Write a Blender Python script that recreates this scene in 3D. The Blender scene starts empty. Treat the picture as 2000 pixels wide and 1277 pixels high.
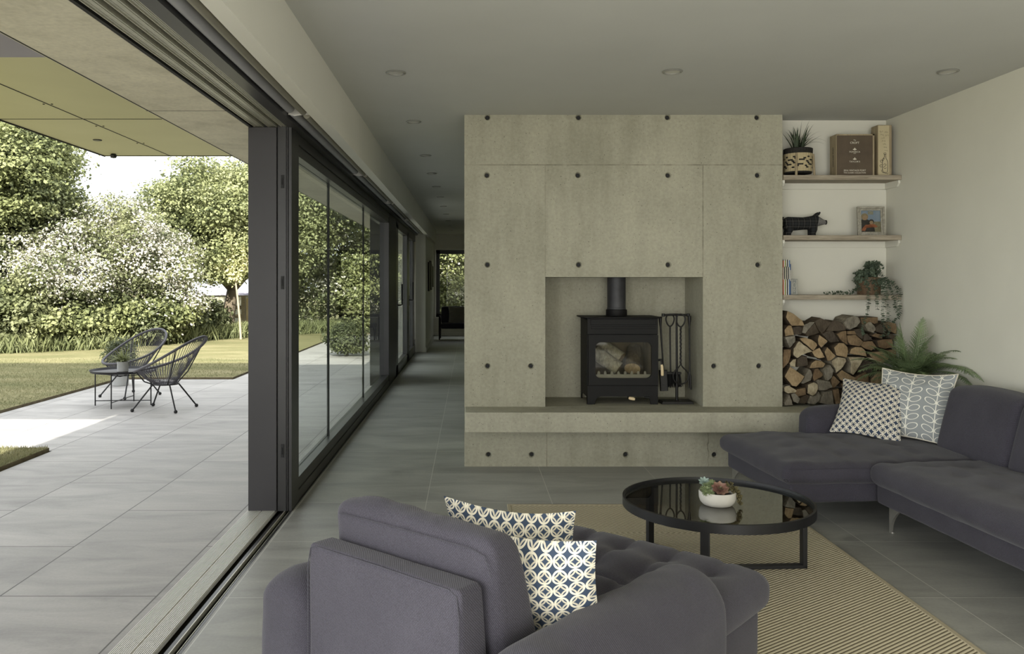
import bpy, bmesh, math, random
import numpy as np
from mathutils import Vector, Matrix, noise as mnoise

random.seed(7)
PI = math.pi
SC = bpy.context.scene
COL = SC.collection

# ------------------------------------------------------------------ camera
F_PX = 1625.0
cam_data = bpy.data.cameras.new('camera')
cam = bpy.data.objects.new('camera', cam_data)
COL.objects.link(cam)
cam.location = (0, 0, 1.4)
cam.rotation_euler = (PI / 2, 0, 0)
cam_data.sensor_fit = 'HORIZONTAL'
cam_data.sensor_width = 36.0
cam_data.lens = 36.0 * F_PX / 2000.0
cam_data.shift_x = 0.041
cam_data.shift_y = -0.04325
cam_data.clip_start = 0.02
cam_data.clip_end = 400
SC.camera = cam

# ------------------------------------------------------------------ colour management
SC.view_settings.view_transform = 'Standard'
SC.view_settings.look = 'None'
SC.view_settings.gamma = 1.0
SC.view_settings.use_curve_mapping = False
SC.view_settings.exposure = 0.72

# ------------------------------------------------------------------ sky and sun
world = bpy.data.worlds.new('world')
SC.world = world
world.use_nodes = True
wn = world.node_tree
wn.nodes.clear()
w_out = wn.nodes.new('ShaderNodeOutputWorld')
w_bg = wn.nodes.new('ShaderNodeBackground')
w_bg.inputs['Color'].default_value = (0.93, 0.965, 1.0, 1)
w_bg.inputs['Strength'].default_value = 1.75
wn.links.new(w_bg.outputs[0], w_out.inputs[0])

SUN_EL = math.radians(30)
sun_d = bpy.data.lights.new('sun', 'SUN')
sun_d.energy = 9.0
sun_d.angle = math.radians(0.6)
sun_d.color = (1.0, 0.955, 0.86)
sun = bpy.data.objects.new('sun', sun_d)
COL.objects.link(sun)
sun.rotation_euler = Vector((0.0, math.cos(SUN_EL), -math.sin(SUN_EL))).to_track_quat('-Z', 'Y').to_euler()
sun.location = (0, -20, 14)

# added area lights brighten the room from the doorway and rear opening
for nm, lo, sz, rt, en in (('fill_doorway', (-1.30, -1.5, 1.20), (5.8, 2.2), (0, -PI / 2, 0), 160.0),
                           ('fill_rear', (1.3, -4.45, 1.2), (3.1, 2.2), (PI / 2, 0, 0), 95.0)):
    ld = bpy.data.lights.new(nm, 'AREA')
    ld.shape = 'RECTANGLE'
    ld.size, ld.size_y = (sz[1], sz[0]) if 'doorway' in nm else sz
    ld.energy = en
    ld.color = (1.0, 0.985, 0.94)
    lo_ = bpy.data.objects.new(nm, ld)
    COL.objects.link(lo_)
    lo_.location = lo
    lo_.rotation_euler = rt


# ------------------------------------------------------------------ helpers: colour, nodes
def srgb(r, g, b):
    def f(c):
        c /= 255.0
        return c / 12.92 if c <= 0.04045 else ((c + 0.055) / 1.055) ** 2.4
    return (f(r), f(g), f(b), 1.0)


class NT:
    """small wrapper to write node trees briefly"""
    def __init__(self, name, rough=0.6, metal=0.0, spec=0.5):
        self.m = bpy.data.materials.new(name)
        self.m.use_nodes = True
        self.t = self.m.node_tree
        self.t.nodes.clear()
        self.out = self.t.nodes.new('ShaderNodeOutputMaterial')
        self.b = self.t.nodes.new('ShaderNodeBsdfPrincipled')
        self.t.links.new(self.b.outputs[0], self.out.inputs[0])
        self.set(self.b, 'Roughness', rough)
        self.set(self.b, 'Metallic', metal)
        self.set(self.b, 'Specular IOR Level', spec)

    def set(self, node, key, v):
        s = node.inputs[key]
        if isinstance(v, bpy.types.NodeSocket):
            self.t.links.new(v, s)
        else:
            s.default_value = v

    def n(self, typ, props=None, **ins):
        nd = self.t.nodes.new('ShaderNode' + typ)
        for k, v in (props or {}).items():
            setattr(nd, k, v)
        for k, v in ins.items():
            self.set(nd, k.replace('_', ' '), v)
        return nd

    def math(self, op, a, b=0.0, c=None, clamp=False):
        nd = self.t.nodes.new('ShaderNodeMath')
        nd.operation = op
        nd.use_clamp = clamp
        for i, v in enumerate((a, b, c)):
            if v is None:
                continue
            if isinstance(v, bpy.types.NodeSocket):
                self.t.links.new(v, nd.inputs[i])
            else:
                nd.inputs[i].default_value = v
        return nd.outputs[0]

    def coord(self, which='Object'):
        return self.n('TexCoord').outputs[which]

    def mapping(self, vec, scale=(1, 1, 1), rot=(0, 0, 0), loc=(0, 0, 0)):
        nd = self.n('Mapping', Vector=vec)
        nd.inputs['Scale'].default_value = scale
        nd.inputs['Rotation'].default_value = rot
        nd.inputs['Location'].default_value = loc
        return nd.outputs[0]

    def noise(self, vec, scale, detail=4, rough=0.55, dist=0.0):
        nd = self.n('TexNoise', Vector=vec, Scale=scale, Detail=detail, Roughness=rough, Distortion=dist)
        return nd.outputs[0]

    def ramp(self, fac, stops, interp='LINEAR'):
        nd = self.n('ValToRGB', Fac=fac)
        cr = nd.color_ramp
        cr.interpolation = interp
        while len(cr.elements) < len(stops):
            cr.elements.new(0.5)
        for e, (p, c) in zip(cr.elements, stops):
            e.position = p
            e.color = c if len(c) == 4 else (*c, 1)
        return nd.outputs[0]

    def mix(self, fac, a, b, mode='MIX'):
        nd = self.t.nodes.new('ShaderNodeMix')
        nd.data_type = 'RGBA'
        nd.blend_type = mode
        for k, v in (('Factor', fac), ('A', a), ('B', b)):
            s = [i for i in nd.inputs if i.name == k and (i.type == 'RGBA' or (k == 'Factor' and i.type == 'VALUE'))][0]
            if isinstance(v, bpy.types.NodeSocket):
                self.t.links.new(v, s)
            else:
                s.default_value = v
        return [o for o in nd.outputs if o.type == 'RGBA'][0]

    def sep(self, vec):
        nd = self.n('SeparateXYZ', Vector=vec)
        return nd.outputs[0], nd.outputs[1], nd.outputs[2]

    def comb(self, x, y, z=0.0):
        nd = self.n('CombineXYZ', X=x, Y=y, Z=z)
        return nd.outputs[0]

    def bump(self, h, strength=0.3, dist=0.01, normal=None):
        nd = self.n('Bump', Height=h, Strength=strength, Distance=dist)
        if normal is not None:
            self.set(nd, 'Normal', normal)
        self.set(self.b, 'Normal', nd.outputs[0])
        return nd.outputs[0]

    def color(self, c):
        self.set(self.b, 'Base Color', c)
        return self


def mottled(name, c1, c2, scale=6, rough=0.6, metal=0.0, bump=0.0, bscale=60, spec=0.5, bdist=0.004):
    k = NT(name, rough, metal, spec)
    co = k.coord()
    k.color(k.ramp(k.noise(co, scale), [(0.3, c1), (0.7, c2)]))
    if bump:
        k.bump(k.noise(co, bscale, 3), bump, bdist)
    return k.m


# ------------------------------------------------------------------ helpers: mesh building
class MB:
    def __init__(self):
        self.v, self.f, self.mi, self.uv = [], [], [], None

    def add(self, verts, faces, mi=0, mat=None):
        o = len(self.v)
        if mat is not None:
            verts = [mat @ Vector(p) for p in verts]
        self.v += [tuple(p) for p in verts]
        self.f += [tuple(i + o for i in f) for f in faces]
        self.mi += [mi] * len(faces)
        return self

    def box(self, x0, x1, y0, y1, z0, z1, mi=0, mat=None):
        v = [(x0, y0, z0), (x1, y0, z0), (x1, y1, z0), (x0, y1, z0),
             (x0, y0, z1), (x1, y0, z1), (x1, y1, z1), (x0, y1, z1)]
        f = [(0, 3, 2, 1), (4, 5, 6, 7), (0, 1, 5, 4), (1, 2, 6, 5), (2, 3, 7, 6), (3, 0, 4, 7)]
        return self.add(v, f, mi, mat)

    def frustum(self, b, t, z0, z1, mi=0, mat=None):
        """b and t are (x0,x1,y0,y1) at z0 and z1"""
        v = [(b[0], b[2], z0), (b[1], b[2], z0), (b[1], b[3], z0), (b[0], b[3], z0),
             (t[0], t[2], z1), (t[1], t[2], z1), (t[1], t[3], z1), (t[0], t[3], z1)]
        f = [(0, 3, 2, 1), (4, 5, 6, 7), (0, 1, 5, 4), (1, 2, 6, 5), (2, 3, 7, 6), (3, 0, 4, 7)]
        return self.add(v, f, mi, mat)

    def tube(self, pts, r, n=8, closed=False, mi=0, caps=True, mat=None, flat=1.0):
        """sweep a circle of radius r (number or list) along pts"""
        pts = [Vector(p) for p in pts]
        m = len(pts)
        rr = r if isinstance(r, (list, tuple)) else [r] * m
        V, Fc = [], []
        prev = None
        for i, p in enumerate(pts):
            if closed:
                d = pts[(i + 1) % m] - pts[i - 1]
            else:
                d = pts[min(i + 1, m - 1)] - pts[max(i - 1, 0)]
            d = d.normalized() if d.length > 1e-9 else Vector((0, 0, 1))
            if prev is None:
                a = Vector((0, 0, 1)) if abs(d.z) < 0.9 else Vector((1, 0, 0))
                s = d.cross(a).normalized()
            else:
                s = (prev - d * prev.dot(d))
                s = s.normalized() if s.length > 1e-6 else d.orthogonal().normalized()
            prev = s
            t = d.cross(s)
            for k in range(n):
                a = 2 * PI * k / n
                V.append(p + (s * math.cos(a) + t * math.sin(a) * flat) * rr[i])
        for i in range(m if closed else m - 1):
            j = (i + 1) % m
            for k in range(n):
                k2 = (k + 1) % n
                Fc.append((i * n + k, i * n + k2, j * n + k2, j * n + k))
        if caps and not closed:
            Fc.append(tuple(range(n))[::-1])
            Fc.append(tuple((m - 1) * n + k for k in range(n)))
        return self.add(V, Fc, mi, mat)

    def lathe(self, prof, n=32, mi=0, mat=None, cap=True):
        """prof: list of (r, z) bottom to top, outside then inside"""
        V, Fc = [], []
        for (r, z) in prof:
            for k in range(n):
                a = 2 * PI * k / n
                V.append((r * math.cos(a), r * math.sin(a), z))
        for i in range(len(prof) - 1):
            for k in range(n):
                k2 = (k + 1) % n
                Fc.append((i * n + k, i * n + k2, (i + 1) * n + k2, (i + 1) * n + k))
        if cap:
            Fc.append(tuple(range(n))[::-1])
            Fc.append(tuple((len(prof) - 1) * n + k for k in range(n)))
        return self.add(V, Fc, mi, mat)

    def prism(self, poly, h0, h1, axis='z', mi=0, mi_side=None, mat=None, shrink=1.0):
        """extrude a 2D polygon; axis y: poly is (x,z), extruded from y=h0 (front) to y=h1"""
        n = len(poly)
        cx = sum(p[0] for p in poly) / n
        cy = sum(p[1] for p in poly) / n
        V = []
        for h, s in ((h0, 1.0), (h1, shrink)):
            for (a, b) in poly:
                a2, b2 = cx + (a - cx) * s, cy + (b - cy) * s
                V.append((a2, b2, h) if axis == 'z' else ((a2, h, b2) if axis == 'y' else (h, a2, b2)))
        ms = mi if mi_side is None else mi_side
        self.add(V, [tuple(range(n)), tuple(range(2 * n - 1, n - 1, -1))], mi, mat)
        o = len(self.v) - 2 * n
        for i in range(n):
            j = (i + 1) % n
            self.f.append((o + i, o + n + i, o + n + j, o + j))
            self.mi.append(ms)
        return self

    def grid(self, fn, nu, nv, mi=0, mat=None, closed_u=False):
        V = [fn(i / (nu if closed_u else nu - 1), j / (nv - 1)) for j in range(nv) for i in range(nu)]
        Fc = []
        for j in range(nv - 1):
            for i in range(nu if closed_u else nu - 1):
                i2 = (i + 1) % nu
                Fc.append((j * nu + i, j * nu + i2, (j + 1) * nu + i2, (j + 1) * nu + i))
        return self.add(V, Fc, mi, mat)

    def build(self, name, mats, parent=None, smooth=None, bevel=0.0, seg=2, recalc=True, uv=None):
        me = bpy.data.meshes.new(name)
        me.from_pydata(self.v, [], self.f)
        if not isinstance(mats, (list, tuple)):
            mats = [mats]
        for m in mats:
            me.materials.append(m)
        me.polygons.foreach_set('material_index', self.mi)
        me.update()
        if recalc:
            bm = bmesh.new()
            bm.from_mesh(me)
            bmesh.ops.recalc_face_normals(bm, faces=bm.faces)
            bm.to_mesh(me)
            bm.free()
        if smooth is not None:
            me.polygons.foreach_set('use_smooth', [True] * len(me.polygons))
            me.set_sharp_from_angle(angle=math.radians(smooth))
        o = bpy.data.objects.new(name, me)
        COL.objects.link(o)
        if parent is not None:
            o.parent = parent
        if bevel:
            md = o.modifiers.new('bevel', 'BEVEL')
            md.width = bevel
            md.segments = seg
            md.limit_method = 'ANGLE'
            md.angle_limit = math.radians(35)
            me.polygons.foreach_set('use_smooth', [True] * len(me.polygons))
            me.set_sharp_from_angle(angle=math.radians(50))
        return o


def tag(o, label=None, cat=None, group=None, kind=None):
    if label:
        o['label'] = label
    if cat:
        o['category'] = cat
    if group:
        o['group'] = group
    if kind:
        o['kind'] = kind
    return o


def empty(name, loc, rz=0.0, label=None, cat=None, group=None):
    o = bpy.data.objects.new(name, None)
    COL.objects.link(o)
    o.location = loc
    o.rotation_euler = (0, 0, rz)
    o.empty_display_size = 0.1
    return tag(o, label, cat, group)


def struct(o):
    o['kind'] = 'structure'
    return o


def copy_tree(o, parent=None):
    c = o.copy()
    COL.objects.link(c)
    if parent is not None:
        c.parent = parent
    for ch in list(o.children):
        copy_tree(ch, c)
    return c


def np_mesh(name, verts, quads, mats, parent=None, mi=None, smooth=False):
    me = bpy.data.meshes.new(name)
    nv, nf, k = len(verts), len(quads), quads.shape[1]
    me.vertices.add(nv)
    me.vertices.foreach_set('co', np.asarray(verts, dtype=np.float32).ravel())
    me.loops.add(nf * k)
    me.loops.foreach_set('vertex_index', np.asarray(quads, dtype=np.int32).ravel())
    me.polygons.add(nf)
    me.polygons.foreach_set('loop_start', np.arange(0, nf * k, k, dtype=np.int32))
    for m in (mats if isinstance(mats, (list, tuple)) else [mats]):
        me.materials.append(m)
    if mi is not None:
        me.polygons.foreach_set('material_index', np.asarray(mi, dtype=np.int32))
    me.update(calc_edges=True)
    me.validate()
    o = bpy.data.objects.new(name, me)
    COL.objects.link(o)
    if parent is not None:
        o.parent = parent
    return o


def rounded_box(x0, x1, y0, y1, z0, z1, r, step=0.03, deform=None):
    """closed soft box surface as a MB; deform(x,y,z,u,v,w)->(x,y,z) with u,v,w in -1..1"""
    cx, cy, cz = (x0 + x1) / 2, (y0 + y1) / 2, (z0 + z1) / 2
    hx, hy, hz = (x1 - x0) / 2, (y1 - y0) / 2, (z1 - z0) / 2
    r = min(r, hx * 0.98, hy * 0.98, hz * 0.98)

    def ticks(h):
        inner = h - r
        n = max(2, int(round(2 * inner / step)))
        a = [-h + r * (1 - math.cos(t * PI / 2 / 4)) * 0 + (-0) for t in range(0)]
        edge = [-h + r * k / 4 for k in range(4)]
        mid = [-inner + 2 * inner * k / n for k in range(n + 1)]
        return edge + mid + [-e for e in edge[::-1]]
    tx, ty, tz = ticks(hx), ticks(hy), ticks(hz)
    idx, V, Fc = {}, [], []

    def vid(i, j, k):
        key = (i, j, k)
        if key in idx:
            return idx[key]
        p = Vector((tx[i], ty[j], tz[k]))
        c = Vector((max(-hx + r, min(hx - r, p.x)), max(-hy + r, min(hy - r, p.y)), max(-hz + r, min(hz - r, p.z))))
        d = p - c
        if d.length > 1e-9:
            p = c + d.normalized() * r
        q = (p.x + cx, p.y + cy, p.z + cz)
        if deform:
            q = deform(q[0], q[1], q[2], p.x / hx, p.y / hy, p.z / hz)
        idx[key] = len(V)
        V.append(q)
        return idx[key]
    nx, ny, nz = len(tx) - 1, len(ty) - 1, len(tz) - 1
    for i in range(nx):
        for j in range(ny):
            Fc.append((vid(i, j, 0), vid(i, j + 1, 0), vid(i + 1, j + 1, 0), vid(i + 1, j, 0)))
            Fc.append((vid(i, j, nz), vid(i + 1, j, nz), vid(i + 1, j + 1, nz), vid(i, j + 1, nz)))
    for i in range(nx):
        for k in range(nz):
            Fc.append((vid(i, 0, k), vid(i + 1, 0, k), vid(i + 1, 0, k + 1), vid(i, 0, k + 1)))
            Fc.append((vid(i, ny, k), vid(i, ny, k + 1), vid(i + 1, ny, k + 1), vid(i + 1, ny, k)))
    for j in range(ny):
        for k in range(nz):
            Fc.append((vid(0, j, k), vid(0, j, k + 1), vid(0, j + 1, k + 1), vid(0, j + 1, k)))
            Fc.append((vid(nx, j, k), vid(nx, j + 1, k), vid(nx, j + 1, k + 1), vid(nx, j, k + 1)))
    return MB().add(V, Fc)


def text_obj(name, s, size, mat, parent, loc, rot, extrude=0.0006, align='CENTER', spacing=1.0):
    cu = bpy.data.curves.new(name, 'FONT')
    cu.body = s
    cu.size = size
    cu.extrude = extrude
    cu.align_x = align
    cu.align_y = 'CENTER'
    cu.space_character = spacing
    cu.materials.append(mat)
    tmp = bpy.data.objects.new(name, cu)
    COL.objects.link(tmp)
    dg = bpy.context.evaluated_depsgraph_get()
    me = bpy.data.meshes.new_from_object(tmp.evaluated_get(dg))
    bpy.data.objects.remove(tmp)
    o = bpy.data.objects.new(name, me)
    COL.objects.link(o)
    o.parent = parent
    o.location = loc
    o.rotation_euler = rot
    return o


# ------------------------------------------------------------------ materials
M = {}


def build_materials():
    # concrete with pour joints, pores and clouding
    def concrete(name, base=(164, 161, 143), joints=True, pores=True, c_lo=0.80):
        k = NT(name, 0.72, 0, 0.35)
        co = k.coord()
        x, y, z = k.sep(co)
        big = k.noise(co, 1.6, 5, 0.6, 0.4)
        streak = k.noise(k.mapping(co, (5, 5, 0.8)), 1.5, 5, 0.6)
        fine = k.noise(co, 45, 3)
        b = srgb(*base)
        lo = (b[0] * 0.80, b[1] * 0.80, b[2] * 0.78, 1)
        hi = (min(1, b[0] * 1.13), min(1, b[1] * 1.13), min(1, b[2] * 1.13), 1)
        s = k.math('ADD', k.math('MULTIPLY', big, 0.55), k.math('MULTIPLY', streak, 0.45))
        c = k.ramp(s, [(0.34, lo), (0.5, b), (0.66, hi)])
        c = k.mix(0.22, c, k.ramp(fine, [(0.3, (0.3, 0.3, 0.28, 1)), (0.7, (1, 1, 0.97, 1))]), 'MULTIPLY')
        h = None
        if pores:
            vo = k.n('TexVoronoi', Vector=co, Scale=42)
            rnd = k.sep(vo.outputs['Color'])[0]
            size = k.math('MULTIPLY', k.math('SUBTRACT', rnd, 0.76, clamp=True), 0.70)
            pore = k.math('LESS_THAN', vo.outputs['Distance'], size)
            vo2 = k.n('TexVoronoi', Vector=k.mapping(co, (1, 1, 1), (0.3, 0.2, 0.5)), Scale=105)
            r2 = k.sep(vo2.outputs['Color'])[1]
            pore2 = k.math('LESS_THAN', vo2.outputs['Distance'], k.math('MULTIPLY', k.math('SUBTRACT', r2, 0.74, clamp=True), 1.0))
            pr = k.math('MAXIMUM', pore, pore2)
            c = k.mix(k.math('MULTIPLY', pr, 0.72), c, srgb(74, 71, 60))
            h = k.math('MULTIPLY', pr, -1.0)
        if joints:
            # pour joint at z 2.297, verticals at x .573 and 1.774 above the recess
            def line(v, at, w):
                return k.math('LESS_THAN', k.math('ABSOLUTE', k.math('SUBTRACT', v, at)), w)
            brk = k.ramp(k.noise(co, 9, 3), [(0.38, (0.25, 0.25, 0.25, 1)), (0.6, (1, 1, 1, 1))])
            j1 = line(z, 2.297, 0.0035)
            up = k.math('MULTIPLY', k.math('LESS_THAN', z, 2.297), k.math('GREATER_THAN', z, 1.443))
            j2 = k.math('MULTIPLY', line(x, 1.774, 0.0040), up)
            j3 = k.math('MULTIPLY', k.math('MULTIPLY', line(x, 0.573, 0.0030), up), 0.45)
            low = k.math('LESS_THAN', z, 0.456)
            j4 = k.math('MULTIPLY', line(x, 0.585, 0.003), low)
            wob = k.math('ADD', x, k.math('MULTIPLY', k.math('SUBTRACT', k.noise(co, 14, 2), 0.5), 0.04))
            j5 = k.math('MULTIPLY', line(wob, 1.815, 0.0035), low)
            j = k.math('MAXIMUM', k.math('MAXIMUM', j1, j2), k.math('MAXIMUM', j3, k.math('MAXIMUM', j4, j5)))
            j = k.math('MULTIPLY', j, brk)
            c = k.mix(k.math('MULTIPLY', j, 0.62), c, srgb(84, 80, 66))
            # slightly darker patch low left, as cast
            h = k.math('SUBTRACT', h, j) if h is not None else k.math('MULTIPLY', j, -1)
        k.color(c)
        n1 = k.n('Bump', Height=k.math('ADD', k.math('MULTIPLY', fine, 0.25), big), Strength=0.25, Distance=0.004).outputs[0]
        if h is not None:
            k.bump(h, 0.6, 0.002, n1)
        else:
            k.set(k.b, 'Normal', n1)
        return k.m
    M['concrete'] = concrete('concrete_cast')
    M['concrete_slab'] = concrete('concrete_hearth', (168, 165, 148), joints=False)
    M['concrete_beam'] = concrete('concrete_beam', (222, 216, 198), joints=False, pores=False)

    def tiles(name, w, l, x0, y0, base, grout, swap, offs, gap, rough=0.35):
        k = NT(name, rough, 0, 0.5)
        co = k.coord()
        x, y, z = k.sep(co)
        u, v = (y, x) if swap else (x, y)
        u = k.math('SUBTRACT', u, y0 if swap else x0)
        v = k.math('SUBTRACT', v, x0 if swap else y0)
        vec = k.comb(u, v, 0.0)
        br = k.n('TexBrick', {'offset': offs, 'offset_frequency': 2, 'squash': 1.0}, Vector=vec, Scale=1.0)
        b = srgb(*base)
        br.inputs['Color1'].default_value = (0.86, 0.86, 0.86, 1)
        br.inputs['Color2'].default_value = (1.06, 1.06, 1.06, 1)
        br.inputs['Mortar'].default_value = (1, 1, 1, 1)
        br.inputs['Mortar Size'].default_value = gap
        br.inputs['Mortar Smooth'].default_value = 0.0
        br.inputs['Brick Width'].default_value = l if swap else w
        br.inputs['Row Height'].default_value = w if swap else l
        cl = k.noise(k.mapping(co, (0.7, 2.2, 1)), 2.0, 6, 0.62, 0.8)
        fi = k.noise(co, 70, 3)
        c = k.ramp(cl, [(0.3, (b[0] * 0.72, b[1] * 0.72, b[2] * 0.72, 1)), (0.5, b), (0.72, (b[0] * 1.25, b[1] * 1.25, b[2] * 1.24, 1))])
        c = k.mix(0.18, c, k.ramp(fi, [(0.3, (0.45, 0.45, 0.45, 1)), (0.7, (1, 1, 1, 1))]), 'MULTIPLY')
        c = k.mix(0.9, c, br.outputs['Color'], 'MULTIPLY')
        c = k.mix(br.outputs['Fac'], c, srgb(*grout))
        k.color(c)
        k.set(k.b, 'Roughness', k.math('ADD', k.math('MULTIPLY', cl, 0.18), rough - 0.08))
        k.bump(k.math('SUBTRACT', k.math('MULTIPLY', fi, 0.12), br.outputs['Fac']), 0.25, 0.0015)
        return k.m
    M['floor'] = tiles('porcelain_floor_tiles', 0.8, 0.8, -0.278, 3.70, (154, 154, 148), (186, 186, 178), False, 0.0, 0.0022, 0.42)
    M['terrace'] = tiles('terrace_paving_slabs', 0.70, 1.40, -1.40, 3.717 - 1.4 * 3, (166, 163, 159), (84, 82, 78), True, 0.5, 0.0038, 0.55)

    M['paint_white'] = mottled('white_paint', srgb(205, 203, 190), srgb(209, 207, 194), 3, 0.75, bump=0.04, bscale=120)
    M['paint_ceiling'] = mottled('ceiling_paint', srgb(190, 190, 184), srgb(194, 194, 188), 2, 0.8)
    M['paint_trim'] = mottled('trim_paint', srgb(214, 212, 202), srgb(218, 216, 206), 2, 0.6)
    M['olive'] = mottled('olive_soffit_panel', srgb(194, 190, 150), srgb(200, 196, 156), 1.5, 0.5, bump=0.03)
    M['soffit_grey'] = mottled('grey_soffit_render', srgb(150, 147, 164), srgb(156, 153, 170), 3, 0.7)
    M['joint_dark'] = mottled('dark_joint', srgb(32, 32, 28), srgb(40, 40, 34), 5, 0.8)
    M['alu_dark'] = mottled('dark_grey_aluminium', srgb(48, 47, 46), srgb(54, 53, 52), 3, 0.34, 0.25, 0.05, 200)
    M['alu_post'] = mottled('dark_post_paint', srgb(43, 41, 42), srgb(49, 47, 48), 2.5, 0.45, 0.05, 0.04, 160)
    M['rubber'] = mottled('black_rubber', srgb(14, 14, 14), srgb(20, 20, 20), 10, 0.7)
    M['alu_rail'] = mottled('brushed_rail', srgb(176, 174, 160), srgb(192, 190, 176), 40, 0.4, 0.5)
    M['alu_bright'] = mottled('anodised_grille', srgb(206, 204, 198), srgb(214, 212, 206), 30, 0.45, 0.15)
    M['blind'] = mottled('grey_roller_fabric', srgb(150, 150, 152), srgb(158, 158, 160), 8, 0.5, 0.1)
    M['blind_bar'] = mottled('taupe_blind_bar', srgb(118, 115, 102), srgb(126, 122, 108), 8, 0.5, 0.1)

    # thin clear glass
    def glass(name, tint, ior=1.5, extra=0.0, rough=0.0):
        m = bpy.data.materials.new(name)
        m.use_nodes = True
        t = m.node_tree
        t.nodes.clear()
        o = t.nodes.new('ShaderNodeOutputMaterial')
        mx = t.nodes.new('ShaderNodeMixShader')
        tr = t.nodes.new('ShaderNodeBsdfTransparent')
        gl = t.nodes.new('ShaderNodeBsdfGlossy')
        fr = t.nodes.new('ShaderNodeFresnel')
        fr.inputs['IOR'].default_value = ior
        tr.inputs['Color'].default_value = tint
        gl.inputs['Roughness'].default_value = rough
        gl.inputs['Color'].default_value = (0.95, 0.97, 0.96, 1)
        ad = t.nodes.new('ShaderNodeMath')
        ad.operation = 'ADD'
        ad.use_clamp = True
        ad.inputs[1].default_value = extra
        t.links.new(fr.outputs[0], ad.inputs[0])
        ge = t.nodes.new('ShaderNodeNewGeometry')
        sb = t.nodes.new('ShaderNodeMath')
        sb.operation = 'SUBTRACT'
        sb.inputs[0].default_value = 1.0
        ml = t.nodes.new('ShaderNodeMath')
        ml.operation = 'MULTIPLY'
        t.links.new(ge.outputs['Backfacing'], sb.inputs[1])
        t.links.new(ad.outputs[0], ml.inputs[0])
        t.links.new(sb.outputs[0], ml.inputs[1])
        t.links.new(ml.outputs[0], mx.inputs[0])
        t.links.new(tr.outputs[0], mx.inputs[1])
        t.links.new(gl.outputs[0], mx.inputs[2])
        t.links.new(mx.outputs[0], o.inputs[0])
        return m
    M['glass'] = glass('window_glass', (0.88, 0.91, 0.89, 1), 1.45)
    M['glass_plain'] = glass('clear_glass', (0.92, 0.93, 0.90, 1), 1.22)
    M['glass_smoked'] = glass('smoked_table_glass', (0.30, 0.28, 0.25, 1), 1.5, 0.10)

    # sofa fabric: rib weave
    k = NT('charcoal_weave', 0.9, 0, 0.2)
    k.set(k.b, 'Sheen Weight', 0.12)
    k.set(k.b, 'Sheen Roughness', 0.5)
    co = k.coord()
    wv = k.n('TexWave', {'wave_type': 'BANDS', 'bands_direction': 'DIAGONAL'}, Vector=co, Scale=88, Distortion=0.8, Detail=2)
    vo = k.n('TexVoronoi', Vector=co, Scale=330)
    nz = k.noise(co, 4, 3)
    fibre = k.noise(co, 500, 2)
    base = k.ramp(nz, [(0.3, srgb(59, 57, 65)), (0.7, srgb(66, 64, 72))])
    t1 = k.ramp(vo.outputs['Distance'], [(0.1, (1.3, 1.3, 1.3, 1)), (0.7, (0.55, 0.55, 0.55, 1))])
    c = k.mix(0.55, base, t1, 'MULTIPLY')
    c = k.mix(0.6, c, k.ramp(wv.outputs['Fac'], [(0.15, (0.42, 0.42, 0.44, 1)), (0.7, (1.45, 1.45, 1.45, 1))]), 'MULTIPLY')
    k.color(c)
    k.bump(k.math('ADD', k.math('MULTIPLY', wv.outputs['Fac'], 0.8), k.math('MULTIPLY', fibre, 0.4)), 0.35, 0.0015)
    M['fabric'] = k.m
    M['seam'] = mottled('dark_stitching', srgb(50, 49, 56), srgb(58, 57, 64), 40, 0.9)
    M['chrome'] = mottled('polished_steel', srgb(168, 166, 160), srgb(186, 184, 176), 20, 0.32, 0.8)

    # geometric circles cushion
    def circles(name, n, blue, cream):
        k = NT(name, 0.85, 0, 0.2)
        uv = k.coord('UV')
        u, v, _ = k.sep(uv)
        u, v = k.math('MULTIPLY', u, n), k.math('MULTIPLY', v, n)

        def cell(a, sh):
            return k.math('SUBTRACT', k.math('FRACT', k.math('ADD', a, sh)), 0.5)

        def dist(sh):
            a, b = cell(u, sh), cell(v, sh)
            return k.math('SQRT', k.math('ADD', k.math('MULTIPLY', a, a), k.math('MULTIPLY', b, b)))
        d1, d2 = dist(0.0), dist(0.5)
        r1 = k.math('LESS_THAN', k.math('ABSOLUTE', k.math('SUBTRACT', d1, 0.43)), 0.066)
        r2 = k.math('LESS_THAN', k.math('ABSOLUTE', k.math('SUBTRACT', d2, 0.495)), 0.056)
        ring = k.math('MAXIMUM', r1, r2)
        c = k.mix(ring, srgb(*blue), k.mix(r1, srgb(cream[0] - 22, cream[1] - 22, cream[2] - 22), srgb(*cream)))
        k.color(c)
        k.bump(k.math('ADD', r1, k.math('MULTIPLY', r2, 0.6)), 0.4, 0.002)
        return k.m
    M['circles'] = circles('circle_pattern_fabric', 11.0, (58, 70, 88), (214, 208, 190))
    M['circles_small'] = circles('small_circle_pattern_fabric', 10.0, (56, 66, 84), (212, 206, 190))

    # leaf stem cushion
    k = NT('leaf_stem_fabric', 0.85, 0, 0.2)
    uv = k.coord('UV')
    u, v, _ = k.sep(uv)
    a = k.math('SUBTRACT', k.math('FRACT', k.math('ADD', k.math('MULTIPLY', u, 2.9), 0.15)), 0.5)
    bb = k.math('FRACT', k.math('MULTIPLY', v, 8.0))
    ax = k.math('ABSOLUTE', a)
    stem = k.math('LESS_THAN', ax, 0.016)
    dx = k.math('SUBTRACT', ax, 0.225)
    dy = k.math('MULTIPLY', k.math('SUBTRACT', bb, 0.52), 0.36)
    ca, sa = math.cos(0.42), math.sin(0.42)
    rx = k.math('DIVIDE', k.math('ADD', k.math('MULTIPLY', dx, ca), k.math('MULTIPLY', dy, sa)), 0.225)
    ry = k.math('DIVIDE', k.math('SUBTRACT', k.math('MULTIPLY', dy, ca), k.math('MULTIPLY', dx, sa)), 0.118)
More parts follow.
